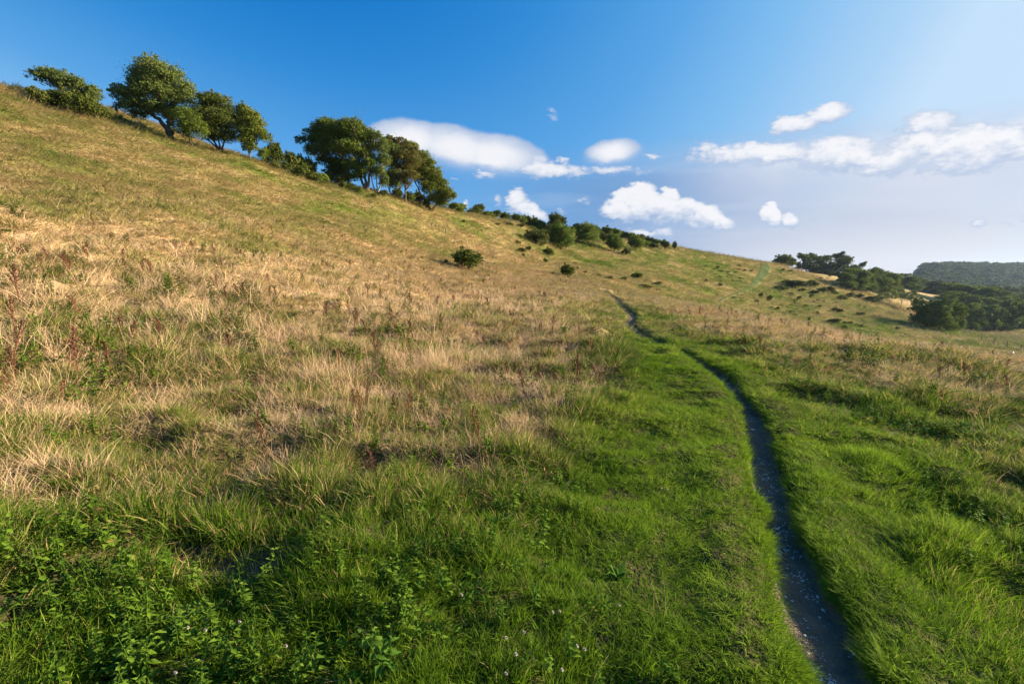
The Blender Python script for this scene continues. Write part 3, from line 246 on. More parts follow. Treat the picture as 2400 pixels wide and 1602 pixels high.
# ------------------------------------------------------------------ noise
_TAB = np.random.default_rng(3).random((256, 256)).astype(np.float32)
def vnoise(x, y, s, seed=0):
    x = np.asarray(x) / s + seed * 17.3; y = np.asarray(y) / s + seed * 9.1
    xi = np.floor(x).astype(int); yi = np.floor(y).astype(int)
    fx = x - xi; fy = y - yi
    fx = fx * fx * fx * (fx * (fx * 6 - 15) + 10); fy = fy * fy * fy * (fy * (fy * 6 - 15) + 10)
    a = _TAB[xi % 256, yi % 256]; b = _TAB[(xi + 1) % 256, yi % 256]
    c = _TAB[xi % 256, (yi + 1) % 256]; e = _TAB[(xi + 1) % 256, (yi + 1) % 256]
    return (a * (1 - fx) + b * fx) * (1 - fy) + (c * (1 - fx) + e * fx) * fy - 0.5
def fbm(x, y, s, n=3, seed=0):
    t = 0; a = 1.0
    for i in range(n):
        t = t + a * vnoise(x, y, s / 2 ** i, seed + i * 3); a *= 0.5
    return t
def sstep(x, a, b):
    t = np.clip((x - a) / (b - a), 0, 1); return t * t * (3 - 2 * t)

# ------------------------------------------------------------------ terrain: biharmonic surface through surveyed heights
def feat(x, y):
    R = np.hypot(x, y) + 1e-9
    return np.stack([x / R * 0.9, y / R * 0.9, np.log(R) * 0.55], -1)
class Surf:
    def __init__(s, x, y, w, reg=1e-3):
        s.X = feat(x, y); n = len(x); s.mu = 0
        Km = np.linalg.norm(s.X[:, None] - s.X[None], axis=-1) - np.eye(n) * reg
        A = np.zeros((n + 1, n + 1)); A[:n, :n] = Km; A[:n, n] = A[n, :n] = 1
        s.c = np.linalg.solve(A, np.append(w, 0))
    def __call__(s, x, y):
        x = np.asarray(x, float); sh = x.shape; x = x.ravel(); y = np.asarray(y, float).ravel()
        o = np.empty(len(x))
        for i in range(0, len(x), 20000):
            f = feat(x[i:i + 20000], y[i:i + 20000])
            o[i:i + 20000] = np.sqrt(((f[:, None] - s.X[None]) ** 2).sum(-1)) @ s.c[:-1] + s.c[-1]
        return o.reshape(sh)
TP = np.array(TERRAIN)
_plane = lambda x: -1.6 - 0.06 * x
_surf = Surf(TP[:, 0], TP[:, 1], (TP[:, 2] - _plane(TP[:, 0])) / np.hypot(TP[:, 0], TP[:, 1]))
ZP = np.array(ZONES)
_sdry = Surf(ZP[:, 0], ZP[:, 1], ZP[:, 2], 0.05)
_stall = Surf(ZP[:, 0], ZP[:, 1], ZP[:, 3], 0.05)
# cached on a fine polar lattice, read back bilinearly
_TH = np.radians(np.arange(-180, 180.01, 0.6)); _LR = np.linspace(math.log(0.2), math.log(2500), 420)
_tg, _lg = np.meshgrid(_TH, _LR, indexing='ij')
_gx, _gy = np.sin(_tg) * np.exp(_lg), np.cos(_tg) * np.exp(_lg)
_G = [_surf(_gx, _gy), _sdry(_gx, _gy), _stall(_gx, _gy)]
def lattice(k, x, y):
    th = np.arctan2(x, y); lr = np.log(np.hypot(x, y) + 1e-6)
    a = np.clip((th - _TH[0]) / (_TH[1] - _TH[0]), 0, len(_TH) - 1.001); b = np.clip((lr - _LR[0]) / (_LR[1] - _LR[0]), 0, len(_LR) - 1.001)
    ai = a.astype(int); bi = b.astype(int); fa = a - ai; fb = b - bi; g = _G[k]
    return (g[ai, bi] * (1 - fa) + g[ai + 1, bi] * fa) * (1 - fb) + (g[ai, bi + 1] * (1 - fa) + g[ai + 1, bi + 1] * fa) * fb
def base_z(x, y):
    x = np.asarray(x, float); y = np.asarray(y, float)
    return lattice(0, x, y) * np.hypot(x, y) + _plane(x)

def polydist(x, y, P):
    """distance to a polyline of (x, y, w), and its width there"""
    P = np.array(P); best = np.full(np.shape(x), 1e9); wd = np.zeros(np.shape(x))
    for a, b in zip(P[:-1], P[1:]):
        d = b[:2] - a[:2]; L2 = d @ d
        t = np.clip(((x - a[0]) * d[0] + (y - a[1]) * d[1]) / L2, 0, 1)
        q = np.hypot(x - a[0] - t * d[0], y - a[1] - t * d[1])
        w = a[2] + (b[2] - a[2]) * t
        m = q < best
        best = np.where(m, q, best); wd = np.where(m, w, wd)
    return best, wd
def smooth_poly(P, n=6):
    P = np.array(P, float); out = []
    Q = np.vstack([2 * P[0] - P[1], P, 2 * P[-1] - P[-2]])
    for i in range(1, len(Q) - 2):
        for t in np.linspace(0, 1, n, endpoint=False):
            p0, p1, p2, p3 = Q[i - 1:i + 3]
            out.append(0.5 * ((2 * p1) + (p2 - p0) * t + (2 * p0 - 5 * p1 + 4 * p2 - p3) * t * t + (3 * p1 - p0 - 3 * p2 + p3) * t ** 3))
    out.append(P[-1])
    return np.array(out)
PN, PF = smooth_poly(PATH_NEAR, 4), smooth_poly(PATH_FAR, 4)   # the trodden line, sampled
def path_mask(x, y):
    """signed distance outside the trodden strip, in metres (negative inside)"""
    R = np.hypot(x, y); o = np.full(np.shape(x), 99.0)
    m = (R < 60) & (x > -3) & (x < 14)
    if m.any():
        xs, ys = x[m], y[m]
        d1, w1 = polydist(xs, ys, PN); d2, w2 = polydist(xs, ys, PF)
        wob = vnoise(xs, ys, 0.16, 5) * 0.07 + vnoise(xs, ys, 0.6, 6) * 0.05
        o[m] = np.minimum(d1 - w1 * 0.5, d2 - w2 * 0.5) - 0.046 + wob
    return o
def zone(x, y):
    dry = lattice(1, x, y) ; tall = lattice(2, x, y)
    R = np.hypot(x, y)
    amp = sstep(R, 2, 6) * 0.35 + 0.12
    dry = dry + amp * (fbm(x, y, 2.2, 3, 2) * 0.9) + sstep(R, 15, 40) * fbm(x, y, 9, 4, 8) * 0.36
    dry = np.clip(dry, 0.0, 1.0)
    tall = np.clip(tall * (1 + 0.7 * fbm(x, y, 1.1, 3, 4)), 0.025, 0.6)
    pm = path_mask(x, y)
    k = sstep(pm, 0.0, 0.35)
    tall = tall * (0.8 + 0.2 * k)
    nearp = 1 - sstep(pm, 0.3, 1.3)
    tall = np.where((R > 7), tall + (np.minimum(tall, 0.05) - tall) * nearp, tall)
    tall = np.where(tall > 0.12, 0.12 + (tall - 0.12) * 0.8, tall)
    return dry, tall, pm
def relief(x, y):
    R = np.hypot(x, y)
    near = 1 - sstep(R, 25, 60)
    tall = np.clip(lattice(2, x, y), 0.03, 0.4)
    rough = 0.55 + 3.0 * np.clip(tall - 0.05, 0, 0.22)
    z = near * rough * (0.15 * fbm(x * 0.8, y * 1.5, 0.9, 3, 1) + 0.08 * vnoise(x, y, 0.35, 7)) + near * 0.035 * vnoise(x, y, 0.6, 9) + near * sstep(tall, 0.05, 0.15) * 0.10 * np.abs(vnoise(x, y, 0.42, 17)) * 1.9
    z = z + sstep(R, 4, 18) * 0.16 * fbm(x, y, 3.2, 3, 12)
    far = sstep(R, 18, 45) * (1 - sstep(R, 260, 420))
    # worn sheep terraces running along the slope, and knobbly turf
    z = z + far * (0.20 * fbm(x, y, 5.5, 3, 21) + 0.18 * np.clip(vnoise(x, y, 1.7, 23), -0.1, 0.4))
    return z
def ground_z(x, y, pm=None):
    x = np.asarray(x, float); y = np.asarray(y, float)
    if pm is None: pm = path_mask(x, y)
    k = sstep(pm, -0.07, 0.07)
    return base_z(x, y) + relief(x, y) * (0.25 + 0.75 * sstep(pm, -0.05, 0.6)) - (1 - k) * (0.12 + 0.030 * fbm(x, y, 0.14, 3, 93)) + 0.035 * np.exp(-((pm - 0.2) / 0.15) ** 2)
def gz(x, y):
    return float(ground_z(np.array([x]), np.array([y]))[0])

# ------------------------------------------------------------------ materials
def new_mat(name):
    m = bpy.data.materials.new(name); m.use_nodes = True
    return m, NT(m.node_tree)
def finish(w, bsdf):
    out = w.n('ShaderNodeOutputMaterial'); w.t.links.new(bsdf.outputs[0], out.inputs[0])

def mat_ground():
    m, w = new_mat("downland_turf")
    pos = w.n('ShaderNodeNewGeometry').outputs['Position']
    dry = w.n('ShaderNodeAttribute', attribute_name='dry').outputs['Fac']
    soil = w.n('ShaderNodeAttribute', attribute_name='soil').outputs['Fac']
    n1 = w.noise(pos, 0.9, 5, 0.65); n2 = w.noise(pos, 7.0, 4, 0.7); n3 = w.noise(pos, 40.0, 3, 0.7); n4 = w.noise(pos, 2.4, 5, 0.7, 0.3)
    f = w.m('ADD', dry, w.m('MULTIPLY', w.m('SUBTRACT', n4.outputs[0], 0.5), 1.1))
    f = w.m('ADD', f, w.m('MULTIPLY', w.m('SUBTRACT', n2.outputs[0], 0.5), 0.7))
    green = w.mix(w.ss(n1.outputs[0], 0.35, 0.65), (0.070, 0.105, 0.018), (0.16, 0.19, 0.035))
    straw = w.mix(w.ss(n2.outputs[0], 0.3, 0.7), (0.36, 0.235, 0.105), (0.50, 0.35, 0.19))
    green = w.mix(w.ss(dry, 0.15, 0.45), green, w.mix(n2.outputs[0], (0.13, 0.14, 0.03), (0.24, 0.23, 0.065)))
    col = w.mix(w.ss(f, 0.3, 0.95), green, straw)
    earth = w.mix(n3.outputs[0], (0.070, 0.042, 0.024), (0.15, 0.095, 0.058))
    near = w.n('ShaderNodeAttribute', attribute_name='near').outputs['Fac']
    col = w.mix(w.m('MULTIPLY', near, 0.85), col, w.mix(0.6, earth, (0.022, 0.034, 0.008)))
    col = w.mix(soil, col, earth)
    # a few bare chalky scrapes on the far slopes
    ch = w.noise(pos, 1.1, 5, 0.75)
    chf = w.m('MULTIPLY', w.ss(ch.outputs[0], 0.70, 0.76), w.m('SUBTRACT', 1.0, near))
    col = w.mix(w.m('MULTIPLY', chf, 0.6), col, (0.55, 0.48, 0.38))
    bmp = w.n('ShaderNodeBump', {'Height': w.m('ADD', n2.outputs[0], w.m('MULTIPLY', n4.outputs[0], 1.5)), 'Strength': 0.9, 'Distance': 0.12})
    b = w.n('ShaderNodeBsdfPrincipled', {'Base Color': col, 'Roughness': 1.0, 'Specular IOR Level': 0.02, 'Normal': bmp.outputs[0]})
    finish(w, b); return m

def mat_path():
    m, w = new_mat("trodden_earth_and_chalk")
    pos = w.n('ShaderNodeNewGeometry').outputs['Position']
    n1 = w.noise(pos, 9, 4, 0.65); n2 = w.noise(pos, 60, 3, 0.7)
    vo = w.n('ShaderNodeTexVoronoi', {'Vector': pos, 'Scale': 45.0, 'Randomness': 1.0})
    rnd = w.n('ShaderNodeSeparateXYZ', {0: vo.outputs['Color']}).outputs[0]
    patch = w.ss(w.noise(pos, 3.5, 3, 0.6).outputs[0], 0.45, 0.68)
    chip = w.m('MULTIPLY', w.m('LESS_THAN', vo.outputs['Distance'], 0.36), w.m('GREATER_THAN', w.m('ADD', rnd, w.m('MULTIPLY', patch, 0.3)), 1.02))
    earth = w.mix(n1.outputs[0], (0.098, 0.066, 0.045), (0.20, 0.148, 0.105))
    earth = w.mix(w.m('MULTIPLY', w.ss(n2.outputs[0], 0.55, 0.75), 0.5), earth, (0.2, 0.18, 0.15))
    col = w.mix(chip, earth, (0.55, 0.52, 0.47))
    h = w.m('ADD', w.m('MULTIPLY', n1.outputs[0], 1.0), w.m('ADD', w.m('MULTIPLY', n2.outputs[0], 0.5), w.m('MULTIPLY', chip, 0.5)))
    bmp = w.n('ShaderNodeBump', {'Height': h, 'Strength': 1.0, 'Distance': 0.035})
    b = w.n('ShaderNodeBsdfPrincipled', {'Base Color': col, 'Roughness': 0.9, 'Specular IOR Level': 0.12, 'Normal': bmp.outputs[0]})
    finish(w, b); return m

def mat_blade(name, g0, g1, s0, s1, straw_only=False, trans=0.35, thresh=True):
    """grass blade: each blade is green or straw by its own chance against the plant's dryness"""
    m, w = new_mat(name)
    va = w.n('ShaderNodeAttribute', attribute_name='var')
    r = w.n('ShaderNodeSeparateColor', {0: va.outputs['Color']})
    dry = w.n('ShaderNodeAttribute', attribute_name='dry', attribute_type='INSTANCER').outputs['Fac']
    rn = w.n('ShaderNodeAttribute', attribute_name='rnd', attribute_type='INSTANCER').outputs['Fac']
    g = w.mix(w.m('ADD', w.m('MULTIPLY', r.outputs[1], 0.6), w.m('MULTIPLY', rn, 0.4)), g0, g1)
    olive = w.n('ShaderNodeAttribute', attribute_name='olive', attribute_type='INSTANCER').outputs['Fac']
    g = w.mix(olive, g, w.mix(r.outputs[1], (0.18, 0.19, 0.045), (0.34, 0.32, 0.095)))
    s = w.mix(w.m('ADD', w.m('MULTIPLY', r.outputs[1], 0.55), w.m('MULTIPLY', rn, 0.45)), s0, s1)
    if straw_only:
        f = w.ss(w.m('SUBTRACT', w.m('ADD', dry, 0.75), r.outputs[0]), -0.05, 0.25)
    else:
        f = w.ss(w.m('SUBTRACT', w.m('MULTIPLY', dry, 1.05), r.outputs[0]), -0.03, 0.10)
    s = w.mix(w.ss(r.outputs[1], 0.86, 0.92, 0.0, 0.75), s, (0.34, 0.155, 0.085))
    col = w.mix(f, g, s)
    a = w.n('ShaderNodeBsdfPrincipled', {'Base Color': col, 'Roughness': 0.7, 'Specular IOR Level': 0.06})
    t = w.n('ShaderNodeBsdfTranslucent', {'Color': col})
    mx = w.n('ShaderNodeMixShader', {0: trans, 1: a.outputs[0], 2: t.outputs[0]})
    finish(w, mx); return m

def mat_leaf(name, c0, c1, c2=None, trans=0.35, amt=0.15):
    m, w = new_mat(name)
    va = w.n('ShaderNodeAttribute', attribute_name='var')
    r = w.n('ShaderNodeSeparateColor', {0: va.outputs['Color']})
    oi = w.n('ShaderNodeObjectInfo').outputs['Random']
    f = w.m('ADD', w.m('MULTIPLY', r.outputs[0], 0.55), w.m('MULTIPLY', r.outputs[1], 0.45))
    col = w.mix(f, c0, c1)
    if c2: col = w.mix(w.ss(r.outputs[2], 1 - amt, 1.0 - amt * 0.3), col, c2)
    col = w.mix(w.m('MULTIPLY', oi, 0.35), col, tuple(x * 0.6 for x in c0))
    a = w.n('ShaderNodeBsdfPrincipled', {'Base Color': col, 'Roughness': 0.7, 'Specular IOR Level': 0.06})
    t = w.n('ShaderNodeBsdfTranslucent', {'Color': col})
    mx = w.n('ShaderNodeMixShader', {0: trans, 1: a.outputs[0], 2: t.outputs[0]})
    finish(w, mx); return m

def mat_plain(name, c0, c1, scale=8.0, rough=0.85, bump=0.3, spec=0.2):
    m, w = new_mat(name)
    tc = w.n('ShaderNodeTexCoord').outputs['Object']
    n = w.noise(tc, scale, 5, 0.65)
    col = w.mix(w.ss(n.outputs[0], 0.3, 0.7), c0, c1)
    bmp = w.n('ShaderNodeBump', {'Height': n.outputs[0], 'Strength': bump, 'Distance': 0.03})
    b = w.n('ShaderNodeBsdfPrincipled', {'Base Color': col, 'Roughness': rough, 'Specular IOR Level': spec, 'Normal': bmp.outputs[0]})
    finish(w, b); return m

M = {}
M['ground'] = mat_ground(); M['path'] = mat_path()
GREEN0, GREEN1 = (0.045, 0.112, 0.006), (0.22, 0.335, 0.022)
STRAW0, STRAW1 = (0.46, 0.32, 0.165), (0.74, 0.56, 0.345)
M['turf'] = mat_blade("turf_blade", GREEN0, GREEN1, (0.30, 0.24, 0.09), (0.46, 0.34, 0.15), trans=0.42)
M['long'] = mat_blade("long_blade", (0.028, 0.066, 0.006), (0.135, 0.20, 0.020), (0.34, 0.24, 0.10), (0.52, 0.37, 0.18), trans=0.3)
M['straw'] = mat_blade("straw_stalk", (0.14, 0.17, 0.04), (0.22, 0.24, 0.06), STRAW0, STRAW1, straw_only=True, trans=0.25)
M['herb'] = mat_blade("herb_leaf", (0.034, 0.088, 0.008), (0.17, 0.27, 0.026), (0.16, 0.15, 0.04), (0.24, 0.2, 0.06), trans=0.3)
M['dead'] = mat_blade("dead_stem", (0.12, 0.055, 0.035), (0.20, 0.09, 0.05), (0.13, 0.058, 0.036), (0.27, 0.12, 0.07), straw_only=True, trans=0.1)
M['bark'] = mat_plain("bark", (0.05, 0.04, 0.03), (0.12, 0.10, 0.075), 6)
M['barkpale'] = mat_plain("pale_bark", (0.20, 0.17, 0.13), (0.36, 0.32, 0.26), 6)
M['leaf_mid'] = mat_leaf("leaf_mid_green", (0.058, 0.10, 0.015), (0.19, 0.235, 0.034))
M['leaf_dark'] = mat_leaf("leaf_dark_green", (0.036, 0.058, 0.011), (0.13, 0.15, 0.024), trans=0.25)
M['leaf_gold'] = mat_leaf("leaf_yellow_green", (0.075, 0.115, 0.016), (0.21, 0.24, 0.034), (0.36, 0.31, 0.07), amt=0.2)
M['leaf_ash'] = mat_leaf("leaf_pale_green", (0.065, 0.10, 0.024), (0.17, 0.21, 0.05), (0.22, 0.24, 0.06), amt=0.2)
M['leaf_brown'] = mat_leaf("leaf_bronze_green", (0.062, 0.074, 0.018), (0.17, 0.165, 0.038), (0.14, 0.08, 0.03), amt=0.3)
M['leaf_gorse'] = mat_leaf("leaf_scrub_green", (0.048, 0.068, 0.013), (0.145, 0.16, 0.032), (0.11, 0.1, 0.03), trans=0.2)
M['leaf_wood'] = mat_leaf("leaf_woodland", (0.055, 0.094, 0.015), (0.18, 0.22, 0.032), trans=0.25)
M['leaf_bright'] = mat_leaf("leaf_bright_green", (0.07, 0.12, 0.016), (0.18, 0.235, 0.034))

# ------------------------------------------------------------------ the ground sheet
def build_ground():
    th = np.radians(np.concatenate([np.arange(-180, -60, 3.0), np.arange(-60, 60, 0.19), np.arange(60, 180, 3.0)]))
    nr = 640
    R = np.exp(np.linspace(math.log(0.25), math.log(2200), nr))
    T, RR = np.meshgrid(th, R, indexing='ij')
    x, y = np.sin(T) * RR, np.cos(T) * RR
    dry, tall, pm = zone(x, y)
    z = ground_z(x, y, pm)
    nt = len(th)
    V = np.stack([x, y, z], -1).reshape(-1, 3)
    i = np.arange(nt)[:, None]; j = np.arange(nr - 1)[None]
    i2 = (i + 1) % nt
    a = i * nr + j; b = i2 * nr + j
    F = np.stack([a + 0 * b, b, b + 1, a + 1], -1).reshape(-1, 4)[:, ::-1]
    c = len(V)
    V = np.vstack([V, [[0, 0, float(base_z(np.array([0.01]), np.array([0.01]))[0])]]])
    tri = np.stack([np.arange(nt) * nr, ((np.arange(nt) + 1) % nt) * nr, np.full(nt, c)], -1)[:, ::-1]
    soil = 1 - sstep(pm, -0.05, 0.02)
    bare = vnoise(x, y, 0.5, 33) + 0.5
    soil = np.maximum(soil, bare_patch(x, y))
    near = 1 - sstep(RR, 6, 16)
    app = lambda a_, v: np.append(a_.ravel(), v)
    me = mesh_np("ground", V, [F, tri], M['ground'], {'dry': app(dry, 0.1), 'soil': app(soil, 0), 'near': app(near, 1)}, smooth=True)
    o = mobj("ground", me); tag(o, "sloping chalk downland rising to the left and falling into a valley", "ground", kind='structure')
def bare_patch(x, y):
    """the worn earth scrape among the nettles in the near left"""
    d = np.hypot((x - SPOTS['soil'][0]) / 0.48, (y - SPOTS['soil'][1]) / 0.19) + vnoise(x, y, 0.15, 55) * 0.6
    d2 = np.hypot((x - SPOTS['soil'][0] - 0.85) / 0.35, (y - SPOTS['soil'][1] - 0.12) / 0.10)
    return np.maximum(1 - sstep(d, 0.6, 1.1), 1 - sstep(d2, 0.5, 1.1))
build_ground()

def strip(P, name, mat, lift, wobble=0.0, nx=7, wide=1.0):
    P = smooth_poly(P, 40 if nx > 20 else 14)
    tg = np.gradient(P[:, :2], axis=0); tg /= np.linalg.norm(tg, axis=1)[:, None]
    nrm = np.stack([tg[:, 1], -tg[:, 0]], -1)
    u = np.linspace(-0.5, 0.5, nx)
    x = P[:, 0, None] + nrm[:, 0, None] * P[:, 2, None] * u * wide
    y = P[:, 1, None] + nrm[:, 1, None] * P[:, 2, None] * u * wide
    z = ground_z(x, y) + lift
    V = np.stack([x, y, z], -1).reshape(-1, 3)
    n = len(P); a = (np.arange(n - 1)[:, None] * nx + np.arange(nx - 1)[None]).ravel()
    F = np.stack([a, a + 1, a + nx + 1, a + nx], -1)
    me = mesh_np(name, V, F, mat, smooth=True)
    if me.polygons[0].normal.z < 0: me.flip_normals()
    return mobj(name, me)
o = strip(PATH_NEAR, "path", M['path'], 0.006, nx=45, wide=1.45)
tag(o, "narrow trodden earth footpath with chalk chips in the foreground", "path", kind='structure')
o = strip(PATH_FAR, "path", M['path'], 0.012, wide=0.85)
tag(o, "thin dark stretch of the same footpath winding away beyond the grassy lip", "path", kind='structure')
m, w_ = new_mat("worn_green_track")
_p = w_.n('ShaderNodeNewGeometry').outputs['Position']
_n = w_.noise(_p, 1.2, 4, 0.6)
_c = w_.mix(w_.ss(_n.outputs[0], 0.35, 0.65), (0.055, 0.088, 0.032), (0.11, 0.14, 0.055))
finish(w_, w_.n('ShaderNodeBsdfPrincipled', {'Base Color': _c, 'Roughness': 1.0, 'Specular IOR Level': 0.0}))
o = strip(HILL_TRACK, "hill_track", m, 0.07, nx=9)
tag(o, "grey green worn track curving up over the far hill", "path", kind='structure')

# ------------------------------------------------------------------ grass tufts
def blades(n, h, hr, rad, wid, lean, curl, segs=3, rng=None, seed=0, head=0.0, jit=0.0, flat=False):
    """n blades as ribbons; returns V, F(list), var"""
    rng = np.random.default_rng(seed)
    az = rng.uniform(0, 2 * math.pi, n); r0 = rad * np.sqrt(rng.random(n))
    bx, by = np.cos(az) * r0, np.sin(az) * r0
    H = h * (1 + hr * rng.uniform(-1, 0.6, n)); W = wid * (0.6 + 1.1 * rng.random(n) ** 2)
    da = az + rng.normal(0, 0.9, n)
    ln = np.abs(rng.normal(lean, lean * 0.5, n)); cu = curl * rng.uniform(0.3, 1.4, n)
    wa = rng.uniform(0, math.pi, n)
    Vs = []; k = segs + 1
    for s in range(k):
        t = s / segs
        ang = ln + cu * t
        # arc position
        px = H * (np.sin(ln) * t + cu * 0.5 * t * t * np.cos(ln)); pz = H * t * np.clip(np.cos(ln + cu * 0.55 * t), 0.05, 1)
        cx = bx + np.cos(da) * px; cy = by + np.sin(da) * px
        if jit: cx = cx + rng.normal(0, jit * t, n); cy = cy + rng.normal(0, jit * t, n)
        ww = W * 0.5 * ((1 - t ** 1.6) if head == 0 else np.full(n, 0.55 if t < 0.75 else head * (1.0 if t < 0.99 else 0.3)))
        ww = np.maximum(ww, W * 0.06)
        L = np.stack([cx - np.cos(wa) * ww, cy - np.sin(wa) * ww, pz], -1); Rr = np.stack([cx + np.cos(wa) * ww, cy + np.sin(wa) * ww, pz], -1)
        Vs += [L, Rr]
    V = np.stack(Vs, 1).reshape(-1, 3)    # n, 2k, 3
    base = np.arange(n)[:, None] * 2 * k
    F = np.concatenate([np.stack([base[:, 0] + 2 * s, base[:, 0] + 2 * s + 1, base[:, 0] + 2 * s + 3, base[:, 0] + 2 * s + 2], -1) for s in range(segs)])
    r1 = rng.random(n); r2 = rng.random(n)
    var = np.stack([np.repeat(r1, 2 * k), np.repeat(r2, 2 * k), np.tile(np.repeat(np.linspace(0, 1, k), 2), n)], -1)
    return V, F, var
def join(parts):
    V = []; F = []; A = []; off = 0
    for v, f, a in parts:
        V.append(v); F.append(f + off); A.append(a); off += len(v)
    return np.vstack(V), np.vstack(F), np.vstack(A)
def leafcard(p, d, up, L, W, r, fold=0.25):
    """one pointed leaf as two quads, folded on its midrib"""
    d = d / np.linalg.norm(d); s = np.cross(d, up); s /= np.linalg.norm(s) + 1e-9; nrm = np.cross(s, d)
    pts = [p, p + d * L * 0.35 + s * W * 0.5 + nrm * W * fold, p + d * L * 0.9 + s * W * 0.12, p + d * L * 0.5, p + d * L - nrm * L * 0.15,
           p + d * L * 0.35 - s * W * 0.5 + nrm * W * fold, p + d * L * 0.9 - s * W * 0.12]
    V = np.array(pts); F = np.array([[0, 1, 2, 3], [3, 2, 4, 4], [0, 3, 6, 5], [3, 4, 6, 6]])
    F = np.array([[0, 1, 2, 3], [0, 3, 6, 5], [3, 2, 4, 6]])
    return V, F, np.tile([r[0], r[1], 0.8], (7, 1))
def nettle(h, npair, L, W, seed):
    rng = np.random.default_rng(seed); parts = []
    nst = 3
    for k in range(nst):
        a = rng.uniform(0, 6.28); p0 = np.array([np.cos(a), np.sin(a), 0]) * rng.uniform(0, h * 0.25)
        ln = np.array([rng.normal(0, .16), rng.normal(0, .16), 1.0]); hh = h * rng.uniform(0.7, 1.05)
        ww = 0.0035
        q = []
        for s in range(2):
            e = np.array([[1, 0, 0], [0, 1, 0]][s]) * ww
            q.append((np.array([p0 - e, p0 + e, p0 + ln * hh + e * .4, p0 + ln * hh - e * .4]), np.array([[0, 1, 2, 3]]), np.tile([.6, .3, .5], (4, 1))))
        parts += q
        for i in range(npair):
            t = 0.25 + 0.75 * i / (npair - 1); c = p0 + ln * hh * t; sz = (1 - 0.55 * t) * rng.uniform(.8, 1.15)
            for j in (0, 1):
                b = a + i * 1.57 + j * math.pi + rng.normal(0, .25)
                d = np.array([np.cos(b), np.sin(b), rng.uniform(-0.45, 0.25) + 0.5 * (t > .9)])
                parts.append(leafcard(c, d, np.array([0, 0, 1.0]), L * sz, W * sz, rng.random(2)))
    return join(parts)
def rosette(n, L, W, lift, seed):
    rng = np.random.default_rng(seed); parts = []
    for i in range(n):
        b = i * 2.4 + rng.normal(0, .2); d = np.array([np.cos(b), np.sin(b), rng.uniform(0.1, lift)])
        parts.append(leafcard(np.array([0, 0, 0.005]), d, np.array([0, 0, 1.0]), L * rng.uniform(.6, 1.1), W * rng.uniform(.7, 1.1), rng.random(2), 0.15))
    return join(parts)
def herb(h, n, L, W, seed, rad=0.06):
    """leafy mound of many small leaves"""
    rng = np.random.default_rng(seed); parts = []
    for i in range(n):
        a = rng.uniform(0, 6.28); r = rad * math.sqrt(rng.random()); z = h * (0.35 + 0.65 * rng.random()) * (1 - 0.5 * r / rad)
        d = np.array([np.cos(a) + rng.normal(0, .5), np.sin(a) + rng.normal(0, .5), rng.uniform(-.2, .7)])
        parts.append(leafcard(np.array([np.cos(a) * r, np.sin(a) * r, z]), d, np.array([0, 0, 1.0]), L * rng.uniform(.6, 1.2), W * rng.uniform(.7, 1.2), rng.random(2)))
    return join(parts)
def deadstem(h, seed, branches=7):
    rng = np.random.default_rng(seed); parts = []
    def rod(a, b, w):
        for s in range(2):
            e = np.array([[1, 0, 0], [0, 1, 0]][s]) * w
            parts.append((np.array([a - e, a + e, b + e * .6, b - e * .6]), np.array([[0, 1, 2, 3]]), np.tile([rng.random() * .5, rng.random(), .5], (4, 1))))
    top = np.array([rng.normal(0, .06) * h, rng.normal(0, .06) * h, h]); rod(np.zeros(3), top, 0.004)
    for i in range(branches):
        t = 0.4 + 0.6 * i / branches; c = top * t; a = rng.uniform(0, 6.28)
        d = np.array([np.cos(a) * .35, np.sin(a) * .35, .9]); L = h * (1 - t * .7) * 0.45; rod(c, c + d * L, 0.0025)
        for k in range(5):
            p = c + d * L * (0.3 + 0.7 * k / 4)
            for q in range(2):
                b = rng.uniform(0, 6.28)
                parts.append(leafcard(p, np.array([np.cos(b), np.sin(b), .6]), np.array([0, 0, 1.0]), 0.02, 0.014, rng.random(2) * .6))
    return join(parts)

def proto_coll(name, defs):
    """defs: list of (mesh data, material); returned collection is never linked into the scene"""
    c = bpy.data.collections.new(name)
    for i, ((V, F, A), mat) in enumerate(defs):
        me = mesh_np("%s_tuft" % name, V, F, mat, {'var': A})
        c.objects.link(bpy.data.objects.new("%s_%02d" % (name, i), me))
    return c

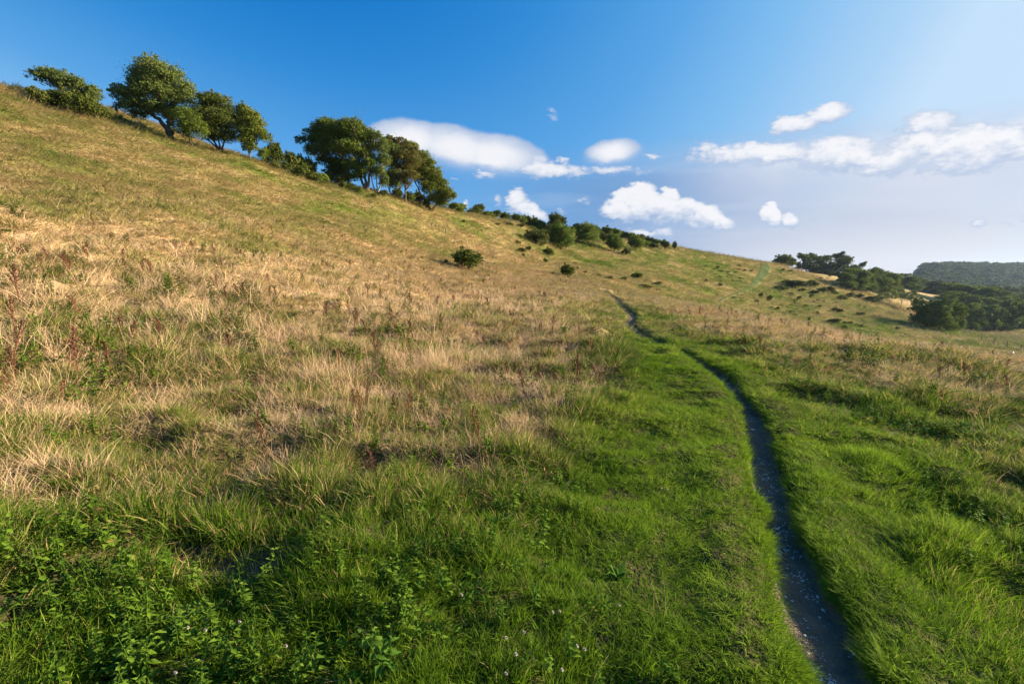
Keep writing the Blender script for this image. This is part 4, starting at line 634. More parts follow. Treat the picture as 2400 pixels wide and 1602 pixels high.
def scatter_obj(name, x, y, z, spin, leanx, leany, sxy, sz, kind, attrs, coll, label, cat):
    n = len(x)
    # rotation = lean (small, world axes) after spin
    cs, sn = np.cos(spin), np.sin(spin)
    ax, ay = leany, leanx            # lean toward +y is a turn about -x
    Rl = np.zeros((n, 3, 3)); ca, sa = np.cos(-ax), np.sin(-ax); cb, sb = np.cos(ay), np.sin(ay)
    Rx = np.zeros((n, 3, 3)); Rx[:, 0, 0] = 1; Rx[:, 1, 1] = ca; Rx[:, 1, 2] = -sa; Rx[:, 2, 1] = sa; Rx[:, 2, 2] = ca
    Ry = np.zeros((n, 3, 3)); Ry[:, 1, 1] = 1; Ry[:, 0, 0] = cb; Ry[:, 0, 2] = sb; Ry[:, 2, 0] = -sb; Ry[:, 2, 2] = cb
    Rz = np.zeros((n, 3, 3)); Rz[:, 2, 2] = 1; Rz[:, 0, 0] = cs; Rz[:, 0, 1] = -sn; Rz[:, 1, 0] = sn; Rz[:, 1, 1] = cs
    Q = Ry @ Rx @ Rz
    ey = np.arcsin(np.clip(-Q[:, 2, 0], -1, 1)); ex = np.arctan2(Q[:, 2, 1], Q[:, 2, 2]); ez = np.arctan2(Q[:, 1, 0], Q[:, 0, 0])
    me = bpy.data.meshes.new(name)
    me.vertices.add(n); me.vertices.foreach_set('co', np.stack([x, y, z], -1).astype(np.float32).ravel())
    me.attributes.new('rot', 'FLOAT_VECTOR', 'POINT').data.foreach_set('vector', np.stack([ex, ey, ez], -1).astype(np.float32).ravel())
    me.attributes.new('scl', 'FLOAT_VECTOR', 'POINT').data.foreach_set('vector', np.stack([sxy, sxy, sz], -1).astype(np.float32).ravel())
    me.attributes.new('which', 'INT', 'POINT').data.foreach_set('value', kind.astype(np.int32))
    for k, a in attrs.items():
        me.attributes.new(k, 'FLOAT', 'POINT').data.foreach_set('value', a.astype(np.float32))
    o = mobj(name, me)
    ng = bpy.data.node_groups.new(name + "_scatter", 'GeometryNodeTree')
    ng.interface.new_socket('Geometry', in_out='INPUT', socket_type='NodeSocketGeometry')
    ng.interface.new_socket('Geometry', in_out='OUTPUT', socket_type='NodeSocketGeometry')
    N = ng.nodes.new; L = ng.links.new
    gi, go = N('NodeGroupInput'), N('NodeGroupOutput')
    ip = N('GeometryNodeInstanceOnPoints'); ci = N('GeometryNodeCollectionInfo')
    ci.inputs['Collection'].default_value = coll; ci.inputs['Separate Children'].default_value = True; ci.inputs['Reset Children'].default_value = True
    def attr(nm, t):
        a = N('GeometryNodeInputNamedAttribute'); a.data_type = t; a.inputs['Name'].default_value = nm; return a.outputs['Attribute']
    L(gi.outputs[0], ip.inputs['Points']); L(ci.outputs[0], ip.inputs['Instance'])
    ip.inputs['Pick Instance'].default_value = True
    L(attr('which', 'INT'), ip.inputs['Instance Index']); L(attr('rot', 'FLOAT_VECTOR'), ip.inputs['Rotation']); L(attr('scl', 'FLOAT_VECTOR'), ip.inputs['Scale'])
    L(ip.outputs[0], go.inputs[0])
    md = o.modifiers.new("scatter", 'NODES'); md.node_group = ng
    tag(o, label, cat, kind='stuff')
    return o

def spread(d0, rmin, rmax, r1, p, half=56.0, seed=0):
    """points on the ground, density d0 per m2 out to r1 metres, thinning as (r1/R)^p beyond; grow = size factor"""
    rng = np.random.default_rng(seed)
    R = np.exp(np.linspace(math.log(rmin), math.log(rmax), 600)); mid = (R[1:] + R[:-1]) / 2
    dens = d0 * np.where(mid < r1, 1, (r1 / mid) ** p)
    cnt = dens * math.radians(2 * half) * mid * np.diff(R)
    k = rng.poisson(cnt); idx = np.repeat(np.arange(len(mid)), k)
    rr = R[idx] + rng.random(len(idx)) * (R[idx + 1] - R[idx])
    th = np.radians(rng.uniform(-half, half, len(idx)))
    return np.sin(th) * rr, np.cos(th) * rr, rr, np.sqrt(np.where(rr < r1, 1, (rr / r1) ** p)), rng

def gapn(x, y):
    """0 in the hollows between tussocks, 1 on their crowns"""
    return 0.5 + 0.75 * vnoise(x, y, 0.34, 41) + 0.35 * vnoise(x, y, 0.8, 42)

TRK = smooth_poly(HILL_TRACK, 6)
def build_grass():
    turf = []
    for s in range(4): turf.append((blades(34, 0.10, 0.5, 0.055, 0.0042, 0.30, 0.7, 3, seed=s), M['turf']))
    for s in range(3): turf.append((blades(26, 0.10, 0.5, 0.050, 0.0045, 0.45, 1.3, 4, seed=10 + s), M['long']))
    for s in range(3): turf.append((blades(15, 0.10, 0.6, 0.060, 0.0070, 0.35, 0.8, 2, seed=20 + s), M['turf' if s < 2 else 'long']))
    turf_c = proto_coll("grass", turf)
    # --- green sward everywhere
    x, y, R, g, rng = spread(DENS * 620, 0.9, 210, 4.5, 1.55, seed=21)
    dry, tall, pm = zone(x, y)
    bare = bare_patch(x, y)
    trk = np.ones(len(x), bool); fm = (R > 60) & (x > 25)
    td, tw = polydist(x[fm], y[fm], TRK); trk[fm] = td > tw * 0.5
    keep = trk & (pm > rng.normal(0.0, 0.015, len(x)) + 0.05 * (g - 1)) & (bare < rng.random(len(x)) * 1.1)
    # thin gaps between tussocks in the rough grass
    gap = gapn(x, y)
    rough = sstep(tall, 0.08, 0.2)
    keep &= ~((gap < 0.46) & (rng.random(len(x)) < rough * 0.92) & (R < 22))
    # a thicker fringe of turf overhanging the trodden line
    m_ = 9000; P = PN; i_ = rng.integers(0, len(P) - 1, m_); t_ = rng.random(m_)[:, None]; q = P[i_] + (P[i_ + 1] - P[i_]) * t_
    sd = np.where(rng.random(m_) < .5, -1, 1); fx = q[:, 0] + sd * (q[:, 2] * .5 + rng.normal(0.02, .05, m_)); fy = q[:, 1] + rng.normal(0, .05, m_)
    fd, ft, fp = zone(fx, fy); fr = np.hypot(fx, fy); fk = (fp > 0.0) & (fp < .09) & (rng.random(m_) < np.minimum(1, 4.0 / fr))
    ap = lambda a_, b_: np.concatenate([a_[keep], b_[fk]])
    x, y, R, g, dry, tall, pm = ap(x, fx), ap(y, fy), ap(R, fr), ap(g, np.ones(m_)), ap(dry, fd), ap(tall, np.maximum(ft, .04)), ap(pm, fp); n = len(x)
    z = ground_z(x, y, pm) - 0.006
    h = np.minimum(tall, 0.17 + 0.25 * (tall - 0.17)) * rng.uniform(0.65, 1.25, n)
    h = np.where(tall > 0.17, h, tall * rng.uniform(0.7, 1.25, n))
    h = h * (1 - 0.45 * sstep(dry, 0.5, 0.85) * (tall > 0.1))
    h *= 1 + 0.9 * np.clip(fbm(x, y, 0.5, 2, 51), -0.5, 0.6)
    h = np.where(R < 12, h * 0.85, h)
    gp = sstep(gapn(x, y), 0.28, 0.66); rg = sstep(tall, 0.05, 0.12)
    h = h * (1 - rg * 0.62 * (1 - gp)) * (1 - 0.25 * (1 - rg) * (1 - gp)) * (1 + 0.15 * rg * gp)
    islong = rng.random(n) < sstep(tall, 0.07, 0.16) * 0.75
    kind = np.where(islong, 4 + rng.integers(0, 3, n), rng.integers(0, 4, n))
    kind = np.where(rng.random(n) < sstep(R, 8, 18), 7 + rng.integers(0, 3, n), kind)
    zs = h / 0.10
    sx = g * np.where(islong, np.clip(h / 0.10, 0.8, 2.2), 1.0) * rng.uniform(0.8, 1.25, n) * np.where(tall < 0.075, 0.85, 1.0)
    sx = np.where(kind >= 7, g * rng.uniform(0.8, 1.2, n), sx)
    lx = -0.06 + 0.4 * fbm(x, y, 0.6, 2, 61) + rng.normal(0, 0.2, n); ly = 0.4 * fbm(x, y, 0.6, 2, 62) + rng.normal(0, 0.2, n)
    scatter_obj("grass", x, y, z, rng.uniform(0, 6.28, n), lx, ly, sx, zs, kind, {'dry': np.clip(dry * (0.6 + 0.3 * sstep(R, 5, 20)) + rng.normal(0, 0.03, n) - 0.02, 0, 1), 'rnd': np.clip(0.5 + 0.45 * (1 - sstep(tall, 0.035, 0.055)) - 0.1 * sstep(tall, 0.06, 0.12) + fbm(x, y, 0.8, 3, 71) * 0.8 + rng.normal(0, .12, n), 0, 1), 'olive': sstep(R, 12, 26) * sstep(dry, 0.2, 0.42)}, turf_c,
                "green meadow grass, short beside the path and tussocky elsewhere", "grass")
    print("grass", n)
    # --- straw
    st = []
    for s in range(3):
        st.append((join([blades(11, 0.40, 0.5, 0.06, 0.0026, 0.20, 0.22, 3, seed=30 + s, head=1.4, jit=0.006), blades(20, 0.17, 0.6, 0.07, 0.0030, 0.7, 0.7, 3, seed=40 + s)]), M['straw']))
    for s in range(3):
        st.append((blades(30, 0.24, 0.6, 0.07, 0.0028, 0.50, 0.8, 4, seed=50 + s), M['straw']))
    for s in range(2):
        st.append((join([blades(7, 0.45, 0.45, 0.05, 0.0036, 0.14, 0.12, 3, seed=60 + s, head=0.9, jit=0.01)]), M['straw']))
    for s in range(3):
        st.append((join([blades(9, 0.30, 0.5, 0.07, 0.0050, 0.22, 0.25, 2, seed=130 + s, head=1.2), blades(12, 0.16, 0.6, 0.08, 0.0055, 0.6, 0.7, 2, seed=140 + s)]), M['straw']))
    st_c = proto_coll("dry_grass", st)
    x, y, R, g, rng = spread(DENS * 210, 1.3, 190, 4.5, 1.45, seed=22)
    dry, tall, pm = zone(x, y); n = len(x)
    tuss = 0.5 + 0.75 * vnoise(x, y, 0.36, 43) + 0.35 * vnoise(x, y, 0.95, 44) + 0.3 * sstep(R, 8, 30) * vnoise(x, y, 4, 46)
    pr = sstep(dry, 0.15, 0.85) * sstep(tall, 0.05, 0.16) * (0.28 + 1.5 * sstep(tuss, 0.33, 0.6)) * (0.6 + 0.6 * sstep(dry, .5, .8)) + 0.05 * (tall > 0.07) * (tuss > .5) + 0.10 * dry * (tall <= 0.09)
    keep = (rng.random(n) < pr) & (pm > 0.25 + 0.06 * g)
    x, y, R, g, dry, tall, tuss = (a[keep] for a in (x, y, R, g, dry, tall, tuss)); n = len(x)
    z = ground_z(x, y) - 0.008
    u = rng.random(n)
    k = np.where(u < 0.42, rng.integers(0, 3, n), np.where(u < 0.86, 3 + rng.integers(0, 3, n), 6 + rng.integers(0, 2, n)))
    k = np.where(rng.random(n) < sstep(R, 9, 20), 8 + rng.integers(0, 3, n), k)
    kh = np.where(k > 7, 0.30, np.where(k < 3, 0.36, np.where(k < 6, 0.22, 0.42)))
    h = tall * rng.uniform(0.6, 1.25, n) * np.where(k < 3, 1.0, np.where(k < 6, 0.75, 1.15)) * (0.62 + 0.4 * sstep(tuss, .35, .75)) * 0.9
    lx = -0.12 + 0.45 * fbm(x, y, 0.7, 2, 64) + rng.normal(0, 0.2, n); ly = 0.4 * fbm(x, y, 0.7, 2, 65) + rng.normal(0, 0.2, n)
    sx = g * np.clip(h / kh, 0.7, 1.4) * rng.uniform(0.8, 1.3, n)
    scatter_obj("dry_grass", x, y, z, rng.uniform(0, 6.28, n), lx, ly, sx, h / kh, k, {'dry': dry, 'rnd': np.clip(0.5 + fbm(x, y, 1.1, 3, 72) * 1.0 + rng.normal(0, .15, n), 0, 1)}, st_c,
                "pale dry straw grass with seed stalks covering the slope", "grass")
    print("dry", n)
    # --- herbs and nettles
    hb = [(nettle(0.22, 7, 0.06, 0.038, 70 + s), M['herb']) for s in range(3)]
    hb += [(herb(0.10, 26, 0.045, 0.03, 80 + s, 0.08), M['herb']) for s in range(3)]
    hb += [(rosette(9, 0.11, 0.035, 0.9, 90), M['herb']), (rosette(7, 0.13, 0.055, 0.6, 91), M['herb'])]
    hb += [(deadstem(0.30, 95 + s), M['dead']) for s in range(2)]
    hb_c = proto_coll("weeds", hb)
    x, y, R, g, rng = spread(DENS * 105, 1.2, 75, 5.0, 1.35, seed=23)
    dry, tall, pm = zone(x, y); n = len(x)
    cl = fbm(x, y, 1.3, 3, 45)
    left = sstep(-x, -1.0, 0.4)     # nettles grow in the rough ground left of the path
    pr = (0.05 + 0.95 * sstep(cl, -0.10 * left, 0.22)) * sstep(tall, 0.055, 0.095) * (1 - 0.72 * sstep(dry, 0.25, 0.6))
    pr = pr * np.where(R > 6, 1.4, 1.0)
    pr = pr * (0.35 + 0.65 * np.maximum(left, sstep(R, 4, 7)))
    keep = (rng.random(n) < pr) & (pm > 0.3) & (bare_patch(x, y) < 0.5)
    x, y, R, g, dry, tall = (a[keep] for a in (x, y, R, g, dry, tall)); n = len(x)
    z = ground_z(x, y) - 0.004
    u = rng.random(n); farish = sstep(R, 5, 10)
    k = np.where(u < 0.40, rng.integers(0, 3, n), np.where(u < 0.80, 3 + rng.integers(0, 3, n), np.where(u < 0.985, 6 + rng.integers(0, 2, n), 8 + rng.integers(0, 2, n))))
    k = np.where((k >= 8) & (dry < 0.4), 3, k); k = np.where((k < 8) & (rng.random(n) < 0.12 * sstep(dry, .5, .9)), 8, k)
    sc = np.clip(0.55 + tall * 2.2, 0.6, 1.5) * rng.uniform(0.7, 1.25, n)
    scatter_obj("weeds", x, y, z, rng.uniform(0, 6.28, n), rng.normal(-.08, .12, n), rng.normal(0, .12, n), sc * g ** 0.7, sc, k, {'dry': np.clip(dry * 0.4, 0, 1), 'rnd': rng.random(n)}, hb_c,
                "nettles, dock seedlings and low leafy weeds among the grass", "weeds")
    print("weeds", n)
DENS = 1.0
HAZE = True
build_grass()

# ------------------------------------------------------------------ trees
def tube(points, radii, sides=6):
    P = np.array(points, float); n = len(P); R = np.array(radii, float)
    T = np.gradient(P, axis=0); T /= np.linalg.norm(T, axis=1)[:, None] + 1e-9
    ref = np.array([0.31, 0.9, 0.12]); A = np.cross(T, ref); A /= np.linalg.norm(A, axis=1)[:, None] + 1e-9; B = np.cross(T, A)
    a = np.linspace(0, 2 * math.pi, sides, endpoint=False)
    V = P[:, None] + R[:, None, None] * (np.cos(a)[None, :, None] * A[:, None] + np.sin(a)[None, :, None] * B[:, None])
    i = np.arange(n - 1)[:, None] * sides; j = np.arange(sides)[None]; j2 = (j + 1) % sides
    F = np.stack([i + j, i + j2, i + sides + j2, i + sides + j], -1).reshape(-1, 4)
    return V.reshape(-1, 3), F, np.full((n * sides, 3), 0.5)
def bez(a, b, c, n=6):
    t = np.linspace(0, 1, n)[:, None]; return (1 - t) ** 2 * a + 2 * t * (1 - t) * b + t * t * c

def crown_mesh(name, blobs, n_leaf, size, mat, seed, clump=None, thin=0.0, flat=0.0):
    """blobs: (n,6) centre and radii; leaves gather in clumps on the blobs' shells, with gaps between clumps"""
    rng = np.random.default_rng(seed); B = np.asarray(blobs, float)
    vol = (B[:, 3] * B[:, 4] * B[:, 5]) ** (0.75); vol /= vol.sum()
    nc = clump or max(30, n_leaf // 60)
    bi = rng.choice(len(B), nc, p=vol)
    d = rng.normal(0, 1, (nc, 3)); d /= np.linalg.norm(d, axis=1)[:, None]
    d[:, 2] = np.where(d[:, 2] < -0.35, -d[:, 2] * 0.6, d[:, 2])
    rr = rng.uniform(0.15, 1.0, nc) ** 0.5
    out_ = rng.random(nc) < 0.16
    rr = np.where(out_, rng.uniform(1.02, 1.28, nc), rr)      # sprays that stand out of the outline
    cc = B[bi, :3] + d * B[bi, 3:] * rr[:, None]
    cr = (B[bi, 3:].min(axis=1) * rng.uniform(0.28, 0.55, nc)) * np.where(out_, 0.55, 1.0)
    crnd = rng.random(nc)
    li = rng.integers(0, nc, n_leaf)
    off = rng.normal(0, 1, (n_leaf, 3)); off /= np.linalg.norm(off, axis=1)[:, None]; off *= (rng.random(n_leaf) ** 0.45)[:, None]
    off[:, 2] *= 0.7
    p = cc[li] + off * cr[li][:, None] * 1.25
    nf = int(n_leaf * 0.30)      # the rest of the crown between the clumps
    fb = rng.choice(len(B), nf, p=vol); fd = rng.normal(0, 1, (nf, 3)); fd /= np.linalg.norm(fd, axis=1)[:, None]
    p[nf:] += rng.normal(0, 1, (n_leaf - nf, 3)) * (rng.random(n_leaf - nf) < .12)[:, None] * cr[li[nf:]][:, None] * 0.6
    p[:nf] = B[fb, :3] + fd * B[fb, 3:] * (rng.random(nf) ** 0.4)[:, None] * 1.02; d = d.copy()
    s = size * rng.uniform(0.55, 1.3, n_leaf)
    u = rng.normal(0, 1, (n_leaf, 3)) + np.array([0, 0, -0.2]); u /= np.linalg.norm(u, axis=1)[:, None]
    nn = off / (np.linalg.norm(off, axis=1)[:, None] + 1e-6) + rng.normal(0, 0.7, (n_leaf, 3)) + d[li] * 0.6
    v = np.cross(nn, u); v /= np.linalg.norm(v, axis=1)[:, None] + 1e-9
    a = p - u * s[:, None] * 0.6; b = p + v * s[:, None] * 0.38; c = p + u * s[:, None] * 0.6; e = p - v * s[:, None] * 0.38
    V = np.stack([a, b, c, e], 1).reshape(-1, 3); F = np.arange(n_leaf * 4).reshape(-1, 4)
    var = np.stack([np.repeat(crnd[li], 4), np.repeat(rng.random(n_leaf), 4), np.repeat(np.clip(crnd[li] * .6 + .5 * rng.random(n_leaf), 0, 1), 4)], -1)
    return mesh_np(name, V, F, mat, {'var': var}), cc

def trunk_mesh(name, base, stems, cc, r0, mat, seed, nlimb=14, fork=0.35, sides=7):
    """stems: list of polylines (m,3) from the ground up; limbs run from them to crown clumps cc"""
    rng = np.random.default_rng(seed); parts = []
    curves = []
    for st in stems:
        st = np.array(st, float); k = np.linspace(0, 1, len(st))
        t = np.linspace(0, 1, 10); P = np.stack([np.interp(t, k, st[:, i]) for i in range(3)], -1)
        P[1:-1] += rng.normal(0, r0 * 0.25, (8, 3))
        rad = r0 * (1.15 - 0.85 * t) * (1 + 0.55 * np.exp(-t * 14)); parts.append(tube(P, rad, sides)); curves.append((P, rad))
    idx = rng.choice(len(cc), min(nlimb, len(cc)), replace=False)
    for q in cc[idx]:
        P, rad = curves[rng.integers(len(curves))] if len(curves) < 2 else min(curves, key=lambda c: np.linalg.norm(c[0][-1] - q) + rng.random())
        j = rng.integers(4, 10); a = P[j]; mid = (a + q) / 2 + np.array([0, 0, 0.12]) * np.linalg.norm(q - a) + rng.normal(0, .06, 3) * np.linalg.norm(q - a)
        parts.append(tube(bez(a, mid, q, 7), np.linspace(rad[j] * 0.6, r0 * 0.08, 7), 5))
        for s in range(2):
            e = q + rng.normal(0, .18, 3) * np.linalg.norm(q - a); m = bez(a, mid, q, 7)[4]
            parts.append(tube(bez(m, (m + e) / 2 + rng.normal(0, .05, 3), e, 5), np.linspace(r0 * 0.16, r0 * 0.04, 5), 4))
    V, F, A = join(parts)
    return mesh_np(name, V, F, mat, smooth=True)

def blob3(lst, depth=0.85, spread_y=0.35, seed=0):
    rng = np.random.default_rng(seed); B = np.array(lst, float)
    W = B[:, 3].max(); o = []
    for x, _, z, rx, rz in B:
        o.append((x, rng.uniform(-spread_y, spread_y) * W, z, rx, max(rx, rz) * depth, rz))
    return np.array(o)

def hand_tree(key, name, label, cat, leaf, bark, n, size, r0, stems, seed, nlimb=16, extra=None, group=None, depth=0.85):
    (x, y, z), lst = TREES[key]
    zz = gz(x, y) - 0.05
    root = empty(name, (x, y, zz)); tag(root, label, cat, group)
    B = blob3(lst, depth, seed=seed); B[:, 2] += z - zz; B[:, 3:] *= 1.15
    me, cc = crown_mesh("crown", B, int(n * 3.2), size * 0.80, M[leaf], seed)
    mobj("crown", me, root)
    H = B[:, 2].max()
    mobj("trunk", trunk_mesh("trunk", None, stems, cc, r0, M[bark], seed + 1, nlimb), root)
    return root

hand_tree('ash_a', "ash_tree", "pale yellow green tree rising behind the dark thicket at the top left", "tree", 'leaf_ash', 'barkpale', 6500, 0.16, 0.13, [[(0, 0, 0), (-.9, 0, 1.0), (-2.2, 0, 2.4)], [(0, 0, 0), (-1.6, 0, 1.2), (-3.4, 0, 3.0)]], 1)
hand_tree('big', "ash_tree", "tallest tree on the left ridge, open airy green crown leaning left", "tree", 'leaf_ash', 'bark', 17000, 0.17, 0.24, [[(0, 0, 0), (-.1, 0, 1.5), (-.3, 0, 3.2), (-1.2, 0, 6.0)], [(0, 0, .8), (-1.2, 0, 2.4), (-3.0, 0, 3.6)], [(0, 0, 1.8), (0.4, 0.3, 3.6), (0.6, 0, 5.2)]], 2, 26)
hand_tree('low', "hawthorn_tree", "low bushy tree with curved stems in front of the tallest ridge tree", "tree", 'leaf_mid', 'bark', 4200, 0.12, 0.06, [[(0, 0, 0), (-.45, 0, .4), (-.5, 0, 1.0), (-.2, 0, 1.6)], [(0, 0, 0), (.42, 0, .35), (.4, 0, 1.0), (0.0, 0, 1.7)], [(0, 0, 0), (-.7, .1, .7), (-1, 0, 1.9)]], 3, 8)
hand_tree('dark', "wind_swept_tree", "dark layered wind swept tree with several spreading stems on the left ridge", "tree", 'leaf_dark', 'bark', 13000, 0.13, 0.11, [[(0, 0, 0), (-.4, 0, .7), (-1.1, 0, 1.7), (-1.6, 0, 3)], [(0, 0, 0), (-.1, 0, 1), (-.3, 0, 2.6)], [(0, 0, 0), (.3, 0, .9), (.5, 0, 2.2)], [(0, 0, 0), (-.8, .2, .9), (-2.0, .2, 1.7)]], 4, 16)
hand_tree('light', "maple_tree", "yellow tipped tree at the right end of the left ridge group", "tree", 'leaf_gold', 'bark', 7000, 0.15, 0.10, [[(0, 0, 0), (-.05, 0, .8), (-.1, 0, 2), (-.3, 0, 4)], [(-.02, 0, .9), (.5, 0, 1.9), (.9, 0, 3)]], 5, 12)
hand_tree('sapling', "sapling", "small round green sapling just right of the yellow tipped tree", "tree", 'leaf_bright', 'bark', 900, 0.10, 0.03, [[(0, 0, 0), (0, 0, .5), (0, 0, 1.0)]], 6, 4)
hand_tree('g1a', "beech_tree", "broad domed tree at the left end of the middle clump", "tree", 'leaf_mid', 'bark', 16000, 0.18, 0.17, [[(0, 0, 0), (-.1, 0, 1.4), (-.5, 0, 3.5), (-1.4, 0, 6)], [(-.1, 0, 1), (-1.2, 0, 3), (-3.6, 0, 5)]], 7, 18)
hand_tree('g1b', "beech_tree", "tree with two thick black trunks in the middle clump", "tree", 'leaf_mid', 'bark', 12500, 0.18, 0.19, [[(0, 0, 0), (-.5, 0, 1), (-.7, 0, 2.2), (-.9, 0, 5)], [(0.1, 0, 0), (.35, 0, 1.2), (.6, 0, 2.6), (.1, 0, 6)], [(0, 0.1, .4), (-.1, 0, 2), (-.2, 0, 4)]], 8, 16)
hand_tree('g2', "ash_tree", "slender tree with pale forked trunks and thin leaves in the middle clump", "tree", 'leaf_ash', 'barkpale', 5200, 0.17, 0.09, [[(0, 0, 0), (-.5, 0, 1.1), (-.7, 0, 2.4), (-.9, 0, 6)], [(0, 0, 0), (0, 0, 1.2), (0, 0, 3), (.1, 0, 7)], [(0, 0, 0), (.45, 0, 1.2), (.4, 0, 2), (.7, 0, 4.4)]], 9, 14)
hand_tree('g3', "ash_tree", "thin single pale trunk tree right of the forked pale trunks", "tree", 'leaf_ash', 'barkpale', 4800, 0.17, 0.075, [[(0, 0, 0), (-.1, 0, 1.3), (.05, 0, 3), (0.2, 0, 6)], [(0, 0, .6), (-.4, 0, 1.6), (-.5, 0, 2.6)]], 10, 14)
hand_tree('g4', "beech_tree", "bronze leaved tree with one straight dark trunk in the middle clump", "tree", 'leaf_brown', 'bark', 7500, 0.17, 0.10, [[(0, 0, 0), (0, 0, 1.5), (0, 0, 3.2), (-.5, 0, 6)], [(0, 0, 1.6), (.7, 0, 2.4), (1.2, 0, 3.0)], [(0, 0, 2.5), (-1, 0, 4.2), (-2, 0, 6.4)]], 11, 22)
hand_tree('g5', "beech_tree", "leaning tree whose crown slopes to the ground at the right end of the middle clump", "tree", 'leaf_gold', 'bark', 17000, 0.17, 0.16, [[(0, 0, 0), (-.6, 0, .9), (-1.6, 0, 2.6), (-2.6, 0, 4.6)], [(.1, 0, 0), (.3, 0, .5), (.9, 0, 1.1)], [(-.5, 0, .9), (-.2, 0, 2.3), (.3, 0, 3.6)]], 12, 22)
hand_tree('h1', "hawthorn_tree", "low dark hawthorn left of the bright round tree on the mid slope", "tree", 'leaf_gorse', 'bark', 3800, 0.20, 0.10, [[(0, 0, 0), (-.2, 0, .9), (-.6, 0, 2)]], 13, 8, depth=1.0)
hand_tree('h2', "hawthorn_tree", "tallest bright green round tree on the mid slope", "tree", 'leaf_bright', 'bark', 7000, 0.22, 0.13, [[(0, 0, 0), (0, 0, 1.2), (0, 0, 3.5)]], 14, 12, depth=1.0)
hand_tree('h3', "hawthorn_tree", "dark green round topped tree on the mid slope, right of the bright one", "tree", 'leaf_mid', 'bark', 5200, 0.22, 0.13, [[(0, 0, 0), (0, 0, 1.2), (-.2, 0, 3)]], 15, 10, depth=1.0)
hand_tree('h4', "hawthorn_tree", "small upright tree on the mid slope, second from the right", "tree", 'leaf_mid', 'bark', 3600, 0.22, 0.10, [[(0, 0, 0), (0, 0, 1), (0, 0, 2.4)]], 16, 8, depth=1.0)
hand_tree('h5', "hawthorn_tree", "rightmost small rounded tree of the row on the mid slope", "tree", 'leaf_mid', 'bark', 3400, 0.22, 0.10, [[(0, 0, 0), (0, 0, 1), (0, 0, 2.4)]], 17, 8, depth=1.0)
hand_tree('darkcrown', "holly_tree", "almost black dome shaped tree standing on the skyline above the mid slope", "tree", 'leaf_dark', 'bark', 3600, 0.22, 0.12, [[(0, 0, 0), (0, 0, 1), (0, 0, 2.2)]], 18, 6, depth=1.0)
hand_tree('r1', "oak_tree", "lone dark tree behind the field edge, left of the hilltop wood", "tree", 'leaf_dark', 'bark', 3500, 0.42, 0.25, [[(0, 0, 0), (0, 0, 2), (0, 0, 5)]], 19, 8, depth=1.0)

# wood trees: several prototypes one metre tall and one metre wide, copied with their parts
def wood_proto(k, leaf, bark, n, size, tall_stem, seed):
    rng = np.random.default_rng(seed); B = []
    z0 = 0.58 if not tall_stem else 0.72
    for i in range(13):
        a = i * 2.4 + rng.random(); t = rng.random()
        r = 0.30 * math.sqrt(rng.random()); z = (z0 - 0.22 + 0.46 * t) if not tall_stem else (z0 - 0.18 + 0.36 * t)
        r *= math.sqrt(max(0.1, 1 - ((z - z0) / 0.42) ** 2))
        B.append((math.cos(a) * r, math.sin(a) * r, z, rng.uniform(.15, .22), rng.uniform(.15, .22), rng.uniform(.09, .13)))
    if not tall_stem:
        for i in range(9):
            a = i * .7 + rng.random() * .5
            B.append((math.cos(a) * .28, math.sin(a) * .28, rng.uniform(.10, .34), .19, .19, .13))
    me, cc = crown_mesh("wood_crown", np.array(B), n, size, M[leaf], seed)
    tm = trunk_mesh("wood_trunk", None, [[(0, 0, -.03), (.01, 0, .3), (0, .01, .62)]], cc, 0.028 if not tall_stem else 0.018, M[bark], seed, 9, sides=6)
    return me, tm
PROT = {
    'round': [wood_proto(0, 'leaf_wood', 'bark', 13000, 0.036, False, 101 + i) for i in range(3)],
    'dark': [wood_proto(0, 'leaf_dark', 'bark', 10000, 0.036, False, 111 + i) for i in range(2)],
    'thin': [wood_proto(0, 'leaf_ash', 'barkpale', 3600, 0.034, True, 121 + i) for i in range(2)],
}
def place_tree(name, pair, x, y, w, h, rot, label, group, sink=0.3):
    root = empty(name, (x, y, gz(x, y) - sink), rot); root.scale = (w, w, h + sink)
    tag(root, label, "tree", group)
    for nm, me in (("crown", pair[0]), ("trunk", pair[1])):
        o = bpy.data.objects.new(nm, me); link(o, root)
    return root
WLAB = {
    'dark': ('dark', "oak_tree", "dark broadleaf tree of the hilltop wood standing behind the field edge", "trees of the dark hilltop wood", 1.15),
    'front': ('round', "oak_tree", "green broadleaf tree with bare trunk in the clump below the hilltop wood", "trees in the clump below the hilltop wood", 1.1),
    'rear': ('round', "oak_tree", "rounded tree beside the strip of straw field, right of the clump", "rounded trees behind the straw field strip", 1.15),
    'hedge': ('dark', "oak_tree", "dark tree in the row along the far edge of the straw field", "dark trees edging the straw field", 1.3),
    'thin': ('thin', "ash_tree", "slim pale stemmed tree below the straw field, left of the valley wood", "slim pale stemmed trees below the straw field", 1.25),
    'main': ('round', "oak_tree", "front row tree of the valley wood at the pasture edge", "front row trees of the valley wood", 1.15),
    'back': ('round', "oak_tree", "tree in the second rank of the valley wood above the front row", "second rank trees of the valley wood", 1.25),
    'third': ('dark', "oak_tree", "dark tree in the rearmost rank of the valley wood", "rearmost trees of the valley wood", 1.3),
}
rt = np.random.default_rng(77)
for i, (kind, x, y, z, w, h) in enumerate(WOODS):
    pk, nm, lab, grp, ws = WLAB[kind]
    pr = PROT[pk][i % len(PROT[pk])]
    place_tree(nm, pr, x, y, w * ws * (1.4 if kind in ('dark', 'front', 'rear') else 1.15), (z + h) - gz(x, y) + 0.3, rt.uniform(0, 6.28), lab, grp)

